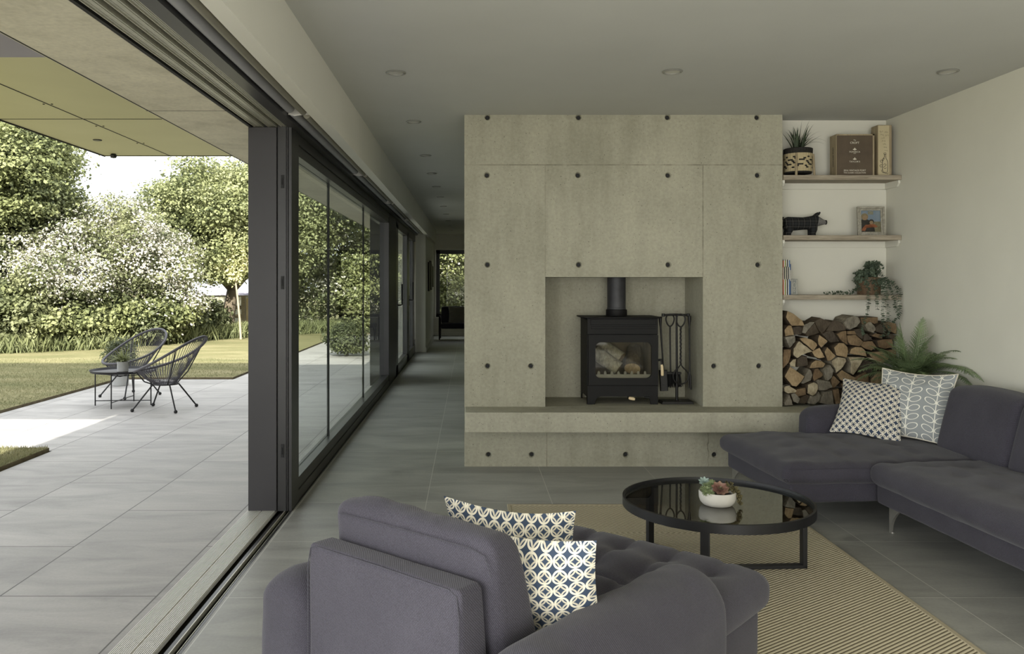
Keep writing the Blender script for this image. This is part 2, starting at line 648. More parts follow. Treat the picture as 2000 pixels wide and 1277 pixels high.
    rr = k.math('SQRT', k.math('ADD', k.math('MULTIPLY', rx, rx), k.math('MULTIPLY', ry, ry)))
    ring = k.math('LESS_THAN', k.math('ABSOLUTE', k.math('SUBTRACT', rr, 0.93)), 0.085)
    pat = k.math('MAXIMUM', stem, ring)
    k.color(k.mix(pat, srgb(140, 144, 144), srgb(222, 220, 208)))
    k.bump(k.noise(k.coord(), 300, 2), 0.2, 0.001)
    M['leafy'] = k.m
    M['cream_piping'] = mottled('cream_linen_edge', srgb(196, 190, 174), srgb(206, 200, 184), 40, 0.85)

    # rug
    k = NT('sisal_chevron', 0.9, 0, 0.15)
    co = k.coord()
    x, y, z = k.sep(co)
    uu = k.math('ABSOLUTE', k.math('SUBTRACT', x, 1.083))
    ww = k.math('ABSOLUTE', k.math('SUBTRACT', 4.62, y))
    row = k.math('ADD', ww, k.math('MULTIPLY', uu, 0.69))
    ph = k.math('MULTIPLY', row, 2 * PI / 0.0215)
    s1 = k.math('MULTIPLY', k.math('ADD', k.math('SINE', ph), 1.0), 0.5)
    alon = k.math('SUBTRACT', k.math('MULTIPLY', uu, 1.0), k.math('MULTIPLY', ww, 0.69))
    s2 = k.math('MULTIPLY', k.math('ADD', k.math('SINE', k.math('MULTIPLY', alon, 2 * PI / 0.011)), 1.0), 0.5)
    yarn = k.math('MULTIPLY', k.math('POWER', s1, 0.5), k.math('ADD', 0.72, k.math('MULTIPLY', s2, 0.28)))
    nz = k.noise(co, 90, 2)
    c = k.ramp(yarn, [(0.12, srgb(84, 76, 58)), (0.42, srgb(172, 161, 136)), (0.9, srgb(216, 207, 182))])
    c = k.mix(0.25, c, k.ramp(nz, [(0.3, (0.55, 0.53, 0.5, 1)), (0.7, (1.1, 1.1, 1.1, 1))]), 'MULTIPLY')
    k.color(c)
    k.bump(yarn, 0.8, 0.006)
    M['rug'] = k.m
    M['rug_edge'] = mottled('rug_binding', srgb(156, 146, 122), srgb(166, 156, 132), 60, 0.9, bump=0.2, bscale=300)

    M['stove'] = mottled('matt_black_stove_steel', srgb(19, 19, 18), srgb(23, 22, 21), 8, 0.6, 0.0, 0.05, 300, spec=0.22)
    M['stove_in'] = mottled('firebox_brick', srgb(84, 72, 58), srgb(112, 98, 80), 7, 0.9)
    M['iron'] = mottled('black_wrought_iron', srgb(30, 29, 27), srgb(38, 37, 35), 30, 0.5, 0.5, 0.2, 90)
    M['pale_wood'] = mottled('pale_turned_wood', srgb(206, 186, 146), srgb(216, 196, 158), 30, 0.5)
    M['black_metal'] = mottled('powder_coated_black', srgb(26, 26, 27), srgb(31, 31, 32), 10, 0.42, 0.3)

    # wood for shelves
    def wood(name, a, b, sc=(0.6, 9, 9)):
        k = NT(name, 0.6, 0, 0.3)
        co = k.coord()
        g = k.noise(k.mapping(co, sc), 7, 6, 0.6, 1.2)
        k.color(k.ramp(g, [(0.3, a), (0.68, b)]))
        k.bump(g, 0.3, 0.002)
        return k.m
    M['shelf_wood'] = wood('limed_shelf_wood', srgb(118, 108, 92), srgb(166, 156, 138))
    M['box_wood'] = wood('pine_box_wood', srgb(132, 118, 92), srgb(164, 150, 122), (9, 9, 0.6))
    M['frame_wood'] = wood('grey_washed_wood', srgb(120, 116, 104), srgb(160, 156, 142), (6, 6, 6))
    M['gate_wood'] = wood('gate_boards', srgb(170, 152, 112), srgb(206, 188, 146), (9, 9, 0.7))
    M['fence_wood'] = wood('weathered_rail', srgb(120, 108, 84), srgb(150, 138, 110))
    M['pot_wood'] = wood('parquet_pot', srgb(70, 56, 42), srgb(126, 102, 78), (6, 6, 16))
    M['dark_wood'] = wood('dark_chair_wood', srgb(34, 26, 22), srgb(50, 40, 32))
    M['leather_panel'] = mottled('brown_panel', srgb(74, 62, 48), srgb(88, 75, 58), 9, 0.6, bump=0.1, bscale=150)
    M['print'] = mottled('cream_print', srgb(206, 200, 184), srgb(212, 206, 190), 9, 0.6)
    M['ink'] = mottled('black_ink', srgb(24, 22, 20), srgb(30, 28, 26), 9, 0.6)

    def logm(name, a, b):
        k = NT(name, 0.85, 0, 0.2)
        co = k.coord()
        rnd = k.n('ObjectInfo').outputs['Random']
        off = k.comb(k.math('MULTIPLY', rnd, 9.0), 0.0, k.math('MULTIPLY', rnd, 5.0))
        v = k.n('VectorMath', {'operation': 'ADD'})
        k.set(v, 0, co)
        k.set(v, 1, off)
        g = k.noise(v.outputs[0], 13, 6, 0.65, 0.8)
        st = k.noise(k.mapping(v.outputs[0], (70, 8, 26)), 1.2, 4, 0.6, 0.5)
        s = k.math('ADD', k.math('MULTIPLY', g, 0.6), k.math('MULTIPLY', st, 0.4))
        k.color(k.mix(k.math('MULTIPLY', rnd, 0.25), k.ramp(s, [(0.36, a), (0.5, ((a[0] + b[0]) / 2, (a[1] + b[1]) / 2, (a[2] + b[2]) / 2, 1)), (0.64, b)]), srgb(96, 84, 64)))
        k.bump(s, 0.5, 0.006)
        return k.m
    M['log_pale'] = logm('split_log_pale', srgb(128, 116, 92), srgb(190, 178, 150))
    M['log_tan'] = logm('split_log_tan', srgb(122, 102, 74), srgb(172, 150, 116))
    M['log_brown'] = logm('split_log_brown', srgb(84, 68, 50), srgb(136, 114, 86))
    M['log_grey'] = logm('split_log_grey', srgb(88, 84, 74), srgb(140, 134, 120))
    M['log_dark'] = logm('split_log_dark', srgb(46, 40, 34), srgb(84, 76, 66))
    M['bark'] = logm('log_bark', srgb(50, 42, 34), srgb(96, 84, 68))
    M['bark_grey'] = logm('log_bark_grey', srgb(84, 78, 66), srgb(156, 148, 128))

    def leafm(name, a, b, tr=0.35, sc=1.2):
        k = NT(name, 0.55, 0, 0.3)
        co = k.coord()
        c = k.ramp(k.noise(co, sc, 4, 0.7), [(0.32, a), (0.68, b)])
        k.color(c)
        t = k.n('BsdfTranslucent', Color=c)
        mx = k.t.nodes.new('ShaderNodeMixShader')
        mx.inputs[0].default_value = tr
        k.t.links.new(k.b.outputs[0], mx.inputs[1])
        k.t.links.new(t.outputs[0], mx.inputs[2])
        k.t.links.new(mx.outputs[0], k.out.inputs[0])
        return k.m
    M['leaf_green'] = leafm('sycamore_leaves', srgb(104, 112, 74), srgb(156, 160, 112))
    M['leaf_lime'] = leafm('lime_green_leaves', srgb(120, 127, 86), srgb(168, 171, 128))
    M['leaf_dark'] = leafm('dark_green_leaves', srgb(68, 76, 52), srgb(110, 116, 82))
    M['leaf_haw'] = leafm('hawthorn_leaves', srgb(92, 100, 70), srgb(146, 148, 110))
    M['blossom'] = leafm('white_blossom', srgb(206, 202, 188), srgb(224, 220, 206), 0.2)
    M['leaf_pale'] = leafm('sapling_leaves', srgb(178, 182, 130), srgb(214, 212, 164))
    M['grass'] = leafm('long_grass', srgb(98, 106, 72), srgb(140, 144, 102))
    M['fern'] = leafm('fern_green', srgb(104, 122, 86), srgb(146, 164, 120), 0.3, 8)
    M['strap'] = leafm('dark_strap_leaves', srgb(44, 54, 40), srgb(70, 82, 60), 0.15, 8)
    M['euc'] = leafm('trailing_leaves', srgb(72, 84, 68), srgb(104, 118, 98), 0.2, 20)
    M['succ_red'] = leafm('red_rosette', srgb(124, 84, 80), srgb(150, 124, 104), 0.1, 25)
    M['succ_green'] = leafm('green_rosette', srgb(112, 128, 92), srgb(150, 160, 118), 0.1, 25)
    M['succ_dark'] = leafm('bronze_sprigs', srgb(70, 66, 50), srgb(120, 112, 76), 0.1, 40)
    M['succ_blue'] = leafm('blue_rosette', srgb(136, 156, 150), srgb(166, 182, 172), 0.1, 25)
    M['trunk'] = mottled('tree_bark', srgb(74, 66, 54), srgb(104, 94, 78), 6, 0.9, bump=0.4, bscale=18, bdist=0.02)
    M['trunk_pale'] = mottled('pale_bark', srgb(140, 130, 108), srgb(160, 150, 126), 10, 0.8)
    M['soil'] = mottled('potting_soil', srgb(40, 34, 28), srgb(58, 50, 42), 40, 0.95, bump=0.4)

    M['lawn_blades'] = leafm('lawn_blades', srgb(104, 108, 74), srgb(148, 144, 108))
    # lawn
    k = NT('mown_lawn', 0.95, 0, 0.1)
    co = k.coord()
    a = k.noise(k.mapping(co, (0.5, 1.6, 1)), 1.2, 5, 0.65)
    f = k.noise(co, 55, 4, 0.7)
    c = k.ramp(a, [(0.3, srgb(112, 113, 80)), (0.5, srgb(132, 128, 94)), (0.72, srgb(158, 150, 118))])
    c = k.mix(0.5, c, k.ramp(f, [(0.3, (0.4, 0.42, 0.34, 1)), (0.7, (1.15, 1.15, 1.1, 1))]), 'MULTIPLY')
    k.color(c)
    k.bump(f, 0.9, 0.02)
    M['lawn'] = k.m
    M['earth'] = mottled('bare_earth', srgb(88, 78, 58), srgb(110, 100, 76), 12, 0.95)
    M['pot_white'] = mottled('matt_white_ceramic', srgb(182, 179, 170), srgb(192, 189, 180), 16, 0.7, bump=0.25, bscale=70, bdist=0.002)
    M['pot_grey'] = mottled('grey_cement_pot', srgb(158, 158, 154), srgb(170, 170, 166), 10, 0.8)
    M['pot_black'] = mottled('black_plastic_pot', srgb(42, 42, 44), srgb(50, 50, 52), 10, 0.5)
    M['cord'] = mottled('charcoal_cord', srgb(64, 62, 66), srgb(74, 72, 76), 20, 0.6)
    M['render_pale'] = mottled('pale_render', srgb(146, 144, 126), srgb(154, 152, 134), 2, 0.8)
    M['lampglass'] = mottled('frosted_lamp_glass', srgb(196, 194, 184), srgb(202, 200, 190), 5, 0.4)
    M['steel_ring'] = mottled('white_downlight_trim', srgb(150, 149, 142), srgb(158, 157, 150), 5, 0.35, 0.4)


build_materials()


# ================================================================== THE SETTING
def bx(name, x0, x1, y0, y1, z0, z1, m, parent=None, bevel=0.0):
    return MB().box(x0, x1, y0, y1, z0, z1).build(name, m, parent, bevel=bevel)


def build_shell():
    struct(bx('floor', -1.09, 3.5, -4.5, 22.3, -0.12, 0.0, M['floor']))
    struct(bx('ceiling', -0.84, 3.5, -4.5, 22.3, 2.679, 2.90, M['paint_ceiling']))
    struct(bx('roof', -1.80, 8.0, -6.0, 22.8, 2.95, 3.25, M['soffit_grey']))
    struct(bx('wall_right', 3.28, 3.5, -4.5, 22.3, 0.0, 2.679, M['paint_white']))
    struct(bx('wall_back', 2.38, 3.28, 6.56, 6.74, 0.0, 2.679, M['paint_white']))
    # unseen wall behind the camera, its wide opening added to let in light
    w = MB().box(-1.36, -0.3, -4.7, -4.5, 0, 2.95).box(2.9, 3.5, -4.7, -4.5, 0, 2.95).box(-0.3, 2.9, -4.7, -4.5, 2.35, 2.95)
    struct(w.build('wall_near', M['paint_white']))
    # bulkhead over the glazing with the pocket for the blinds
    w = MB().box(-0.915, -0.84, -4.5, 20.4, 2.355, 2.90)
    struct(w.build('wall_left_bulkhead', M['paint_trim']))
    struct(bx('trim_1', -1.054, -0.915, -4.5, 16.75, 2.52, 2.60, M['paint_trim']))
    struct(bx('wall_left', -1.10, -0.894, 16.75, 20.3, 0, 2.40, M['paint_white'], bevel=0.004))
    struct(bx('wall_left_head', -1.36, -0.915, 16.75, 20.4, 2.401, 2.90, M['paint_white']))
    struct(bx('ceiling_far', -1.5, -0.84, 20.4, 22.3, 2.679, 2.90, M['paint_ceiling']))
    struct(bx('trim_4', -1.0535, -1.046, -4.5, 16.75, 2.40, 2.52, M['paint_trim']))
    struct(bx('baseboard_left', -0.894, -0.880, 16.76, 20.3, 0, 0.10, M['paint_trim']))
    # far wall with the window opening
    w = MB().box(-1.36, -0.905, 22.0, 22.25, 0, 2.68).box(1.2, 3.28, 22.0, 22.25, 0, 2.68)
    w.box(-0.905, 1.2, 22.0, 22.25, 0, 0.485).box(-0.905, 1.2, 22.0, 22.25, 2.27, 2.68)
    struct(w.build('wall_far', M['paint_white']))
    struct(bx('wall_left_far', -1.50, -1.36, 16.75, 22.25, 0, 2.95, M['paint_white']))
    struct(bx('baseboard_far', -1.36, 3.28, 21.985, 22.0, 0, 0.10, M['paint_trim']))
    # concrete downstand beam outside, over the sliding doors
    b = MB().box(-1.80, -1.357, -6.0, 22.8, 2.354, 2.95)
    struct(b.build('concrete_beam', M['concrete_beam'], bevel=0.006))
    struct(bx('trim_2', -1.790, -1.781, -6.0, 22.8, 2.3532, 2.356, M['joint_dark']))
    struct(bx('trim_3', -1.80, -1.357, 4.62, 4.626, 2.3535, 2.3545, M['joint_dark']))
    # canopy
    c = empty('canopy', (0, 0, 0))
    struct(c)
    s = bx('soffit_panel', -3.74, -1.80, 4.80, 8.52, 2.70, 2.86, M['olive'], c)
    bx('soffit', -3.74, -1.80, -6.0, 4.80, 2.70, 2.90, M['soffit_grey'], c)
    for (a0, a1, b0, b1) in ((-3.075, -3.067, 4.80, 8.52), (-3.74, -1.80, 6.60, 6.606)):
        bx('panel_joint', a0, a1, b0, b1, 2.697, 2.703, M['joint_dark'], c)
    bx('edge_trim', -3.752, -3.738, 4.80, 8.53, 2.69, 2.88, M['joint_dark'], c)
    bx('edge_trim', -3.752, -1.80, 8.52, 8.534, 2.694, 2.88, M['joint_dark'], c)
    l = MB().lathe([(0.0, 0), (0.036, 0), (0.04, 0.006), (0.04, 0.02), (0, 0.02)], 20).build('soffit_light', M['alu_dark'], c, smooth=40)
    l.location = (-3.39, 7.57, 2.692)
    l = MB().lathe([(0.0, 0), (0.028, 0.006), (0.034, 0.03), (0.02, 0.045), (0, 0.05)], 16).build('sensor', M['black_metal'], c, smooth=40)
    l.location = (-3.60, 8.40, 2.655)
    for i in range(4):
        for xx in (-3.10, -3.04):
            q = MB().lathe([(0, 0), (0.008, 0), (0.008, 0.006), (0, 0.006)], 8).build('fixing_screw', M['joint_dark'], c)
            q.location = (xx, 5.2 + i * 0.85, 2.696)
    # unseen block added as an occluder, shaped to shade the lawn and terrace
    up = MB().box(-13.0, -1.36, 3.81, 4.80, 2.90, 5.45)
    up.box(-13.0, -3.76, 3.81, 4.80, 2.72, 2.90)
    struct(up.build('shade_block', M['soffit_grey']))

    # terrace and lawn
    poly = [(-1.365, -8), (-1.365, 22.6), (-3.43, 22.6), (-3.43, 12.05), (-5.03, 12.05), (-5.03, 6.93), (-3.48, 6.93), (-3.48, -8)]
    struct(MB().prism(poly, -0.12, 0.0).build('terrace', M['terrace']))
    lawn = [(-45, -8), (-45, 75), (30, 75), (30, 22.85), (-1.0, 22.85), (-1.0, 22.62), (-3.44, 22.62), (-3.44, 12.07), (-5.05, 12.07), (-5.05, 6.92), (-3.50, 6.92), (-3.50, -8)]
    struct(MB().prism(lawn, -0.12, 0.028, mi=0, mi_side=1).build('lawn', [M['lawn'], M['earth']]))
    struct(bx('ground', -80, 80, -20, 140, -0.3, -0.13, M['earth']))
    # blades of grass along the edges that show
    rs = np.random.RandomState(3)
    n = 26000
    xs, ys = [], []
    a = n // 3
    xs.append(rs.uniform(-8.5, -3.44, a)); ys.append(rs.uniform(12.06, 15.0, a))
    xs.append(rs.uniform(-7.5, -5.05, a)); ys.append(rs.uniform(8.6, 12.2, a))
    xs.append(rs.uniform(-4.4, -3.50, a)); ys.append(rs.uniform(5.6, 6.92, a))
    x, y = np.concatenate(xs), np.concatenate(ys)
    m = len(x)
    h = rs.uniform(0.012, 0.035, m)
    an = rs.uniform(0, 2 * PI, m)
    dx, dy = np.cos(an) * 0.004, np.sin(an) * 0.004
    lx, ly = rs.normal(0, 0.014, m), rs.normal(0, 0.014, m)
    z0 = np.full(m, 0.026)
    V = np.stack([np.stack([x - dx, y - dy, z0], 1), np.stack([x + dx, y + dy, z0], 1),
                  np.stack([x + lx, y + ly, z0 + h], 1)], 1).reshape(-1, 3)
    Q = np.arange(m * 3).reshape(-1, 3)
    g = np_mesh('grass_blades', V, Q, M['lawn_blades'])
    tag(g, 'short mown grass blades along the edge of the paved terrace', 'grass', kind='stuff')


def build_glazing():
    y_end = 5.10
    # threshold outside the open doorway
    t = empty('trim_threshold', (0, 0, 0))
    struct(t)
    g = MB()
    n = 22
    x0, x1 = -1.365, -1.195
    g.box(x0, x1, -4.5, 22.0, -0.02, -0.003)
    for i in range(n):
        a = x0 + (x1 - x0) * (i + 0.12) / n
        b = x0 + (x1 - x0) * (i + 0.66) / n
        if i == n // 2:
            continue
        g.box(a, b, -4.5, 22.0, -0.003, 0.003)
    g.build('drain_grille', M['alu_bright'], t)
    bx('track_channel', -1.195, -1.09, -4.5, 22.0, -0.06, -0.035, M['rubber'], t)
    bx('track_plate', -1.168, -1.135, -4.5, 22.0, -0.035, -0.014, M['alu_dark'], t)
    bx('guide_rail', -1.139, -1.134, -4.5, 22.0, -0.02, 0.001, M['alu_rail'], t)
    bx('guide_rail', -1.112, -1.109, -4.5, 22.0, -0.035, -0.004, M['alu_rail'], t)
    bx('track_edge', -1.102, -1.09, -4.5, 22.0, -0.035, 0.0005, M['alu_dark'], t)

    # head tracks of the open sliding doors
    h = empty('trim_door_head', (0, 0, 0))
    struct(h)
    bx('head_box', -1.357, -1.054, -4.5, 16.75, 2.415, 2.60, M['rubber'], h)
    for a, b in ((-1.322, -1.268), (-1.238, -1.184), (-1.158, -1.118)):
        r = MB().box(a, b, -4.5, 5.14, 2.359, 2.415)
        r.box(a, a + 0.004, -4.5, 5.14, 2.354, 2.359)
        r.box(a + 0.014, a + 0.017, -4.5, 5.14, 2.357, 2.359)
        r.box(b - 0.017, b - 0.014, -4.5, 5.14, 2.357, 2.359)
        r.box(b - 0.004, b, -4.5, 5.14, 2.354, 2.359)
        r.build('track_rail', M['alu_rail'], h)
    bx('head_frame', -1.118, -1.054, -4.5, 16.75, 2.352, 2.415, M['alu_dark'], h)
    bx('head_edge', -1.357, -1.340, -4.5, 5.14, 2.354, 2.415, M['rubber'], h)

    # fixed window beyond the post
    w = empty('window_1', (0, 0, 0))
    struct(w)
    bx('post', -1.36, -1.185, 5.10, 5.30, 0.0, 2.354, M['alu_post'], w, bevel=0.003)
    p = MB().box(-1.178, -1.128, 5.10, 5.30, 0.0, 2.36).box(-1.124, -1.118, 5.10, 5.30, 0.0, 2.36)
    p.box(-1.113, -1.095, 5.105, 5.32, 0.0, 2.36)
    p.build('jamb_profile', M['alu_dark'], w)
    bx('jamb_gasket', -1.186, -1.112, 5.118, 5.30, 0.0, 2.354, M['rubber'], w)
    for z in (2.02, 1.40, 0.37):
        q = MB().box(-1.158, -1.140, 5.094, 5.101, z - 0.04, z + 0.04).box(-1.154, -1.150, 5.088, 5.1, z - 0.02, z + 0.02)
        q.build('lock_keep', M['rubber'], w)
    r = MB().box(-1.20, -1.10, 5.30, 11.3, 0.0, 0.070).box(-1.195, -1.104, 5.30, 11.3, 0.074, 0.147)
    r.build('bottom_rail', M['alu_dark'], w, bevel=0.002)
    r = MB().box(-1.20, -1.10, 5.30, 11.3, 2.285, 2.352).box(-1.195, -1.104, 5.30, 11.3, 2.215, 2.281)
    r.build('head_rail', M['alu_dark'], w, bevel=0.002)
    ys = [5.30, 6.86, 9.10, 11.28]
    for i in range(3):
        bx('glass_pane', -1.176, -1.164, ys[i] + 0.005, ys[i + 1] - 0.005, 0.147, 2.215, M['glass'], w)
    for y in ys[1:3]:
        bx('silicone_joint', -1.179, -1.160, y - 0.007, y + 0.007, 0.147, 2.215, M['rubber'], w)
    bx('mullion', -1.36, -1.10, 11.30, 12.40, 0.0, 2.354, M['alu_post'], w, bevel=0.003)

    # garden door at the far end of the glazing
    d = empty('door_1', (0, 0, 0))
    struct(d)
    f = MB().box(-1.18, -1.10, 12.42, 16.72, 0.0, 0.16).box(-1.18, -1.10, 12.42, 16.72, 2.22, 2.352)
    f.box(-1.18, -1.10, 12.42, 12.75, 0.0, 2.3).box(-1.18, -1.10, 14.55, 15.05, 0.0, 2.3).box(-1.20, -1.12, 16.3, 16.72, 0.0, 2.3)
    f.build('door_frame', M['alu_dark'], d, bevel=0.003)
    bx('glass_pane', -1.148, -1.136, 12.75, 14.55, 0.16, 2.22, M['glass'], d)
    bx('glass_pane', -1.160, -1.150, 15.05, 16.3, 0.16, 2.22, M['glass'], d)
    for y, z in ((12.62, 1.22), (15.0, 1.25)):
        q = MB()
        q.tube([(-1.098, y, z - 0.16), (-1.05, y + 0.0, z - 0.16), (-1.03, y, z - 0.15), (-1.03, y, z + 0.16)], 0.011, 8)
        q.box(-1.10, -1.092, y - 0.02, y + 0.02, z - 0.26, z - 0.08)
        q.build('door_handle', M['black_metal'], d, smooth=40)

    # far window
    w = empty('window_2', (0, 0, 0))
    struct(w)
    f = MB().box(-0.90, -0.80, 22.03, 22.12, 0.49, 2.265).box(1.1, 1.2, 22.03, 22.12, 0.49, 2.265)
    f.box(-0.90, 1.2, 22.03, 22.12, 2.16, 2.265).box(-0.90, 1.2, 22.03, 22.12, 0.49, 0.58)
    f.build('window_frame', M['alu_dark'], w, bevel=0.003)
    bx('glass_pane', -0.80, 1.1, 22.07, 22.085, 0.58, 2.16, M['glass_plain'], w)
    f = MB().box(-0.93, -0.903, 21.99, 22.05, 0.46, 2.295).box(-0.93, 1.2, 21.99, 22.05, 2.27, 2.295).box(-0.93, 1.2, 21.97, 22.05, 0.46, 0.487)
    f.build('window_reveal', M['paint_trim'], w)

    # roller blinds in the pocket over the glazing
    segs = [(1.95, 4.72), (4.82, 7.40), (7.50, 10.02), (10.12, 12.85), (12.95, 16.4)]
    names = ['over the open doorway nearest the camera', 'over the pane beside the first post', 'over the middle panes', 'over the second post', 'nearest the white pier']
    for i, (a, b) in enumerate(segs):
        o = empty('roller_blind', (-1.0, a, 2.39), 0, 'rolled grey blind under the bulkhead, ' + names[i], 'blind', 'roller blinds over the glazing')
        L = b - a
        MB().tube([(-0.024, 0, 0.002), (-0.024, L, 0.002)], 0.029, 20).build('fabric_roll', M['blind'], o, smooth=40)
        MB().tube([(0.054, 0.0, -0.020), (0.054, L, -0.020)], 0.020, 14, flat=1.0).build('bottom_bar', M['blind_bar'], o, smooth=40)
        q = MB().tube([(-0.03, L + 0.02, 0.10), (-0.03, L + 0.02, -0.028), (0.0, L + 0.02, -0.036), (0.06, L + 0.02, -0.030), (0.072, L + 0.02, 0.0), (0.072, L + 0.02, 0.10)], 0.004, 6)
        q.build('bracket', M['alu_bright'], o, smooth=40)
        bx('bracket_plate', -0.05, 0.08, 0.0 - 0.012, -0.004, -0.02, 0.13, M['alu_bright'], o)


def build_downlights():
    def make():
        o = empty('downlight', (0, 0, 0))
        MB().lathe([(0.047, -0.001), (0.060, -0.001), (0.062, -0.004), (0.058, -0.008), (0.050, -0.009), (0.046, -0.004), (0.046, 0.0)], 36, cap=False).build('trim_ring', M['steel_ring'], o, smooth=40)
        MB().lathe([(0.0, -0.004), (0.047, -0.004), (0.047, -0.001), (0, -0.001)], 36).build('lens', M['lampglass'], o, smooth=40)
        return o
    first = make()
    pts = [(1.223, 5.03, 'round recessed downlight in the ceiling in front of the concrete chimney wall'),
           (2.89, 5.03, 'round recessed downlight in the ceiling near the right white wall'),
           (-0.451, 5.06, 'round recessed downlight nearest the camera in the row beside the bulkhead')]
    rows = ['second', 'third', 'fourth', 'fifth', 'sixth', 'seventh', 'eighth', 'ninth', 'tenth', 'eleventh']
    for y, w in zip((6.60, 8.35, 9.72, 11.06, 12.4, 13.9, 15.5, 17.1, 18.7, 20.2), rows):
        pts.append((-0.447, y, 'round recessed downlight, %s from the camera in the row down the passage' % w))
    for i, (x, y, lab) in enumerate(pts):
        o = first if i == 0 else copy_tree(first)
        o.location = (x, y, 2.679)
        tag(o, lab, 'light', 'recessed ceiling downlights')


def build_fireplace():
    D = 6.337
    body = MB().box(-0.043, 2.38, D, 7.5, 0.0, 2.6785)
    root = body.build('fireplace', [M['concrete'], M['concrete']])
    tag(root, 'board cast raw concrete chimney wall with recessed hearth and ledge', 'fireplace')
    holes = []
    for y, xs in ((229, (952, 1130, 1304, 1479)), (342, (951, 1129, 1305, 1480)), (517, (952, 1130.5, 1305.5, 1481)),
                  (715, (952.5, 1037, 1395, 1483)), (888, (954, 1038.7, 1222.5, 1396))):
        for x in xs:
            holes.append(((x - 918) / F_PX * D, 1.4 - (y - 552) / F_PX * D))
    rot = Matrix.Rotation(-PI / 2, 4, 'X')
    cut = MB().box(0.573, 1.774, D - 0.1, 6.87, 0.456, 1.443)
    for (x, z) in holes:
        m = Matrix.Translation((x, D, z)) @ rot
        cut.lathe([(0.0, -0.02), (0.030, -0.02), (0.024, 0.0), (0.017, 0.012), (0.0145, 0.06), (0, 0.06)], 18, mat=m, cap=False)
    c = cut.build('cutter', M['concrete'])
    bm = bmesh.new()
    bm.from_mesh(c.data)
    bmesh.ops.remove_doubles(bm, verts=bm.verts, dist=1e-6)
    bmesh.ops.recalc_face_normals(bm, faces=bm.faces)
    bm.to_mesh(c.data)
    bm.free()
    md = root.modifiers.new('cut', 'BOOLEAN')
    md.object = c
    md.solver = 'EXACT'
    md.operation = 'DIFFERENCE'
    dg = bpy.context.evaluated_depsgraph_get()
    me = bpy.data.meshes.new_from_object(root.evaluated_get(dg))
    root.modifiers.clear()
    root.data = me
    bpy.data.objects.remove(c)
    # black cone plugs deep in the holes
    first = None
    for (x, z) in holes:
        if first is None:
            first = MB().lathe([(0.0, 0), (0.0142, 0.0), (0.0142, 0.02), (0.0, 0.02)], 14).build('tie_hole_plug', M['rubber'], root)
            o = first
        else:
            o = first.copy()
            COL.objects.link(o)
        o.parent = root
        o.matrix_local = Matrix.Translation((x, D + 0.016, z)) @ rot
    s = MB().prism([(-0.036, 6.049), (3.279, 6.049), (3.279, 6.559), (2.381, 6.559), (2.381, 6.336), (-0.036, 6.336)], 0.309, 0.456)
    s.build('hearth_slab', M['concrete_slab'], root, bevel=0.005)
    bx('plinth', 2.381, 3.279, 6.337, 6.559, 0.0, 0.308, M['concrete'], root)


build_shell()
build_glazing()
build_downlights()
build_fireplace()


# ================================================================== SOFT FURNITURE
def tuft_deform(x0, x1, y0, y1, z0, z1, tufts, bulge, sx=None, sy=None, amp=0.028, wr=0.004, seed=0):
    """puffed cushion with sewn points, seams between them and soft wrinkles"""
    def f(x, y, z, u, v, w):
        t = max(0.0, (w + 1) / 2)
        bz = bulge * max(0, 1 - abs(u) ** 3.2) * max(0, 1 - abs(v) ** 3.2)
        dz = bz * t
        d = 0.0
        for (a, b) in tufts:
            r2 = (x - a) ** 2 + (y - b) ** 2
            if r2 < 0.05:
                d += amp * math.exp(-r2 / 0.0028) + amp * 0.45 * math.exp(-r2 / 0.012)
        if sx:
            for a in sx:
                e = abs(x - a)
                if e < 0.05:
                    d += 0.010 * math.exp(-(e / 0.012) ** 2) * (1 if abs(v) < 0.97 else 0.4)
        if sy:
            for a in sy:
                e = abs(y - a)
                if e < 0.05:
                    d += 0.007 * math.exp(-(e / 0.014) ** 2)
        dz -= d * t * (1 if w > 0.5 else 0)
        n = mnoise.noise(Vector((x * 5 + seed, y * 5, z * 5)))
        n2 = mnoise.noise(Vector((x * 16 + seed, y * 9, z * 12)))
        dz += wr * (n * 1.5 + n2 * 0.8) * t
        # sides belly outwards
        side = (1 - w * w) * 0.012
        return (x + (side * u if abs(u) > 0.9 else 0) + wr * 0.5 * n2, y + (side * v if abs(v) > 0.9 else 0) + wr * 0.5 * n, z + dz)
    return f


def soft(name, parent, dims, r=0.05, step=0.03, puff=0.012, seed=0, wr=0.003, mat=None, fn=None):
    x0, x1, y0, y1, z0, z1 = dims

    def f(x, y, z, u, v, w):
        q = 1 + 0 * u
        n = mnoise.noise(Vector((x * 6 + seed, y * 6, z * 6)))
        px = puff * (1 - v * v) * (1 - w * w) * u
        py = puff * (1 - u * u) * (1 - w * w) * v
        pz = puff * (1 - u * u) * (1 - v * v) * w
        p = (x + px + wr * n, y + py + wr * n, z + pz + wr * n)
        return fn(*p, u, v, w) if fn else p
    return rounded_box(x0, x1, y0, y1, z0, z1, r, step, f).build(name, mat or M['fabric'], parent, smooth=80)


def seam_tube(name, parent, pts, r=0.0022):
    return MB().tube(pts, r, 5).build(name, M['seam'], parent, smooth=60)


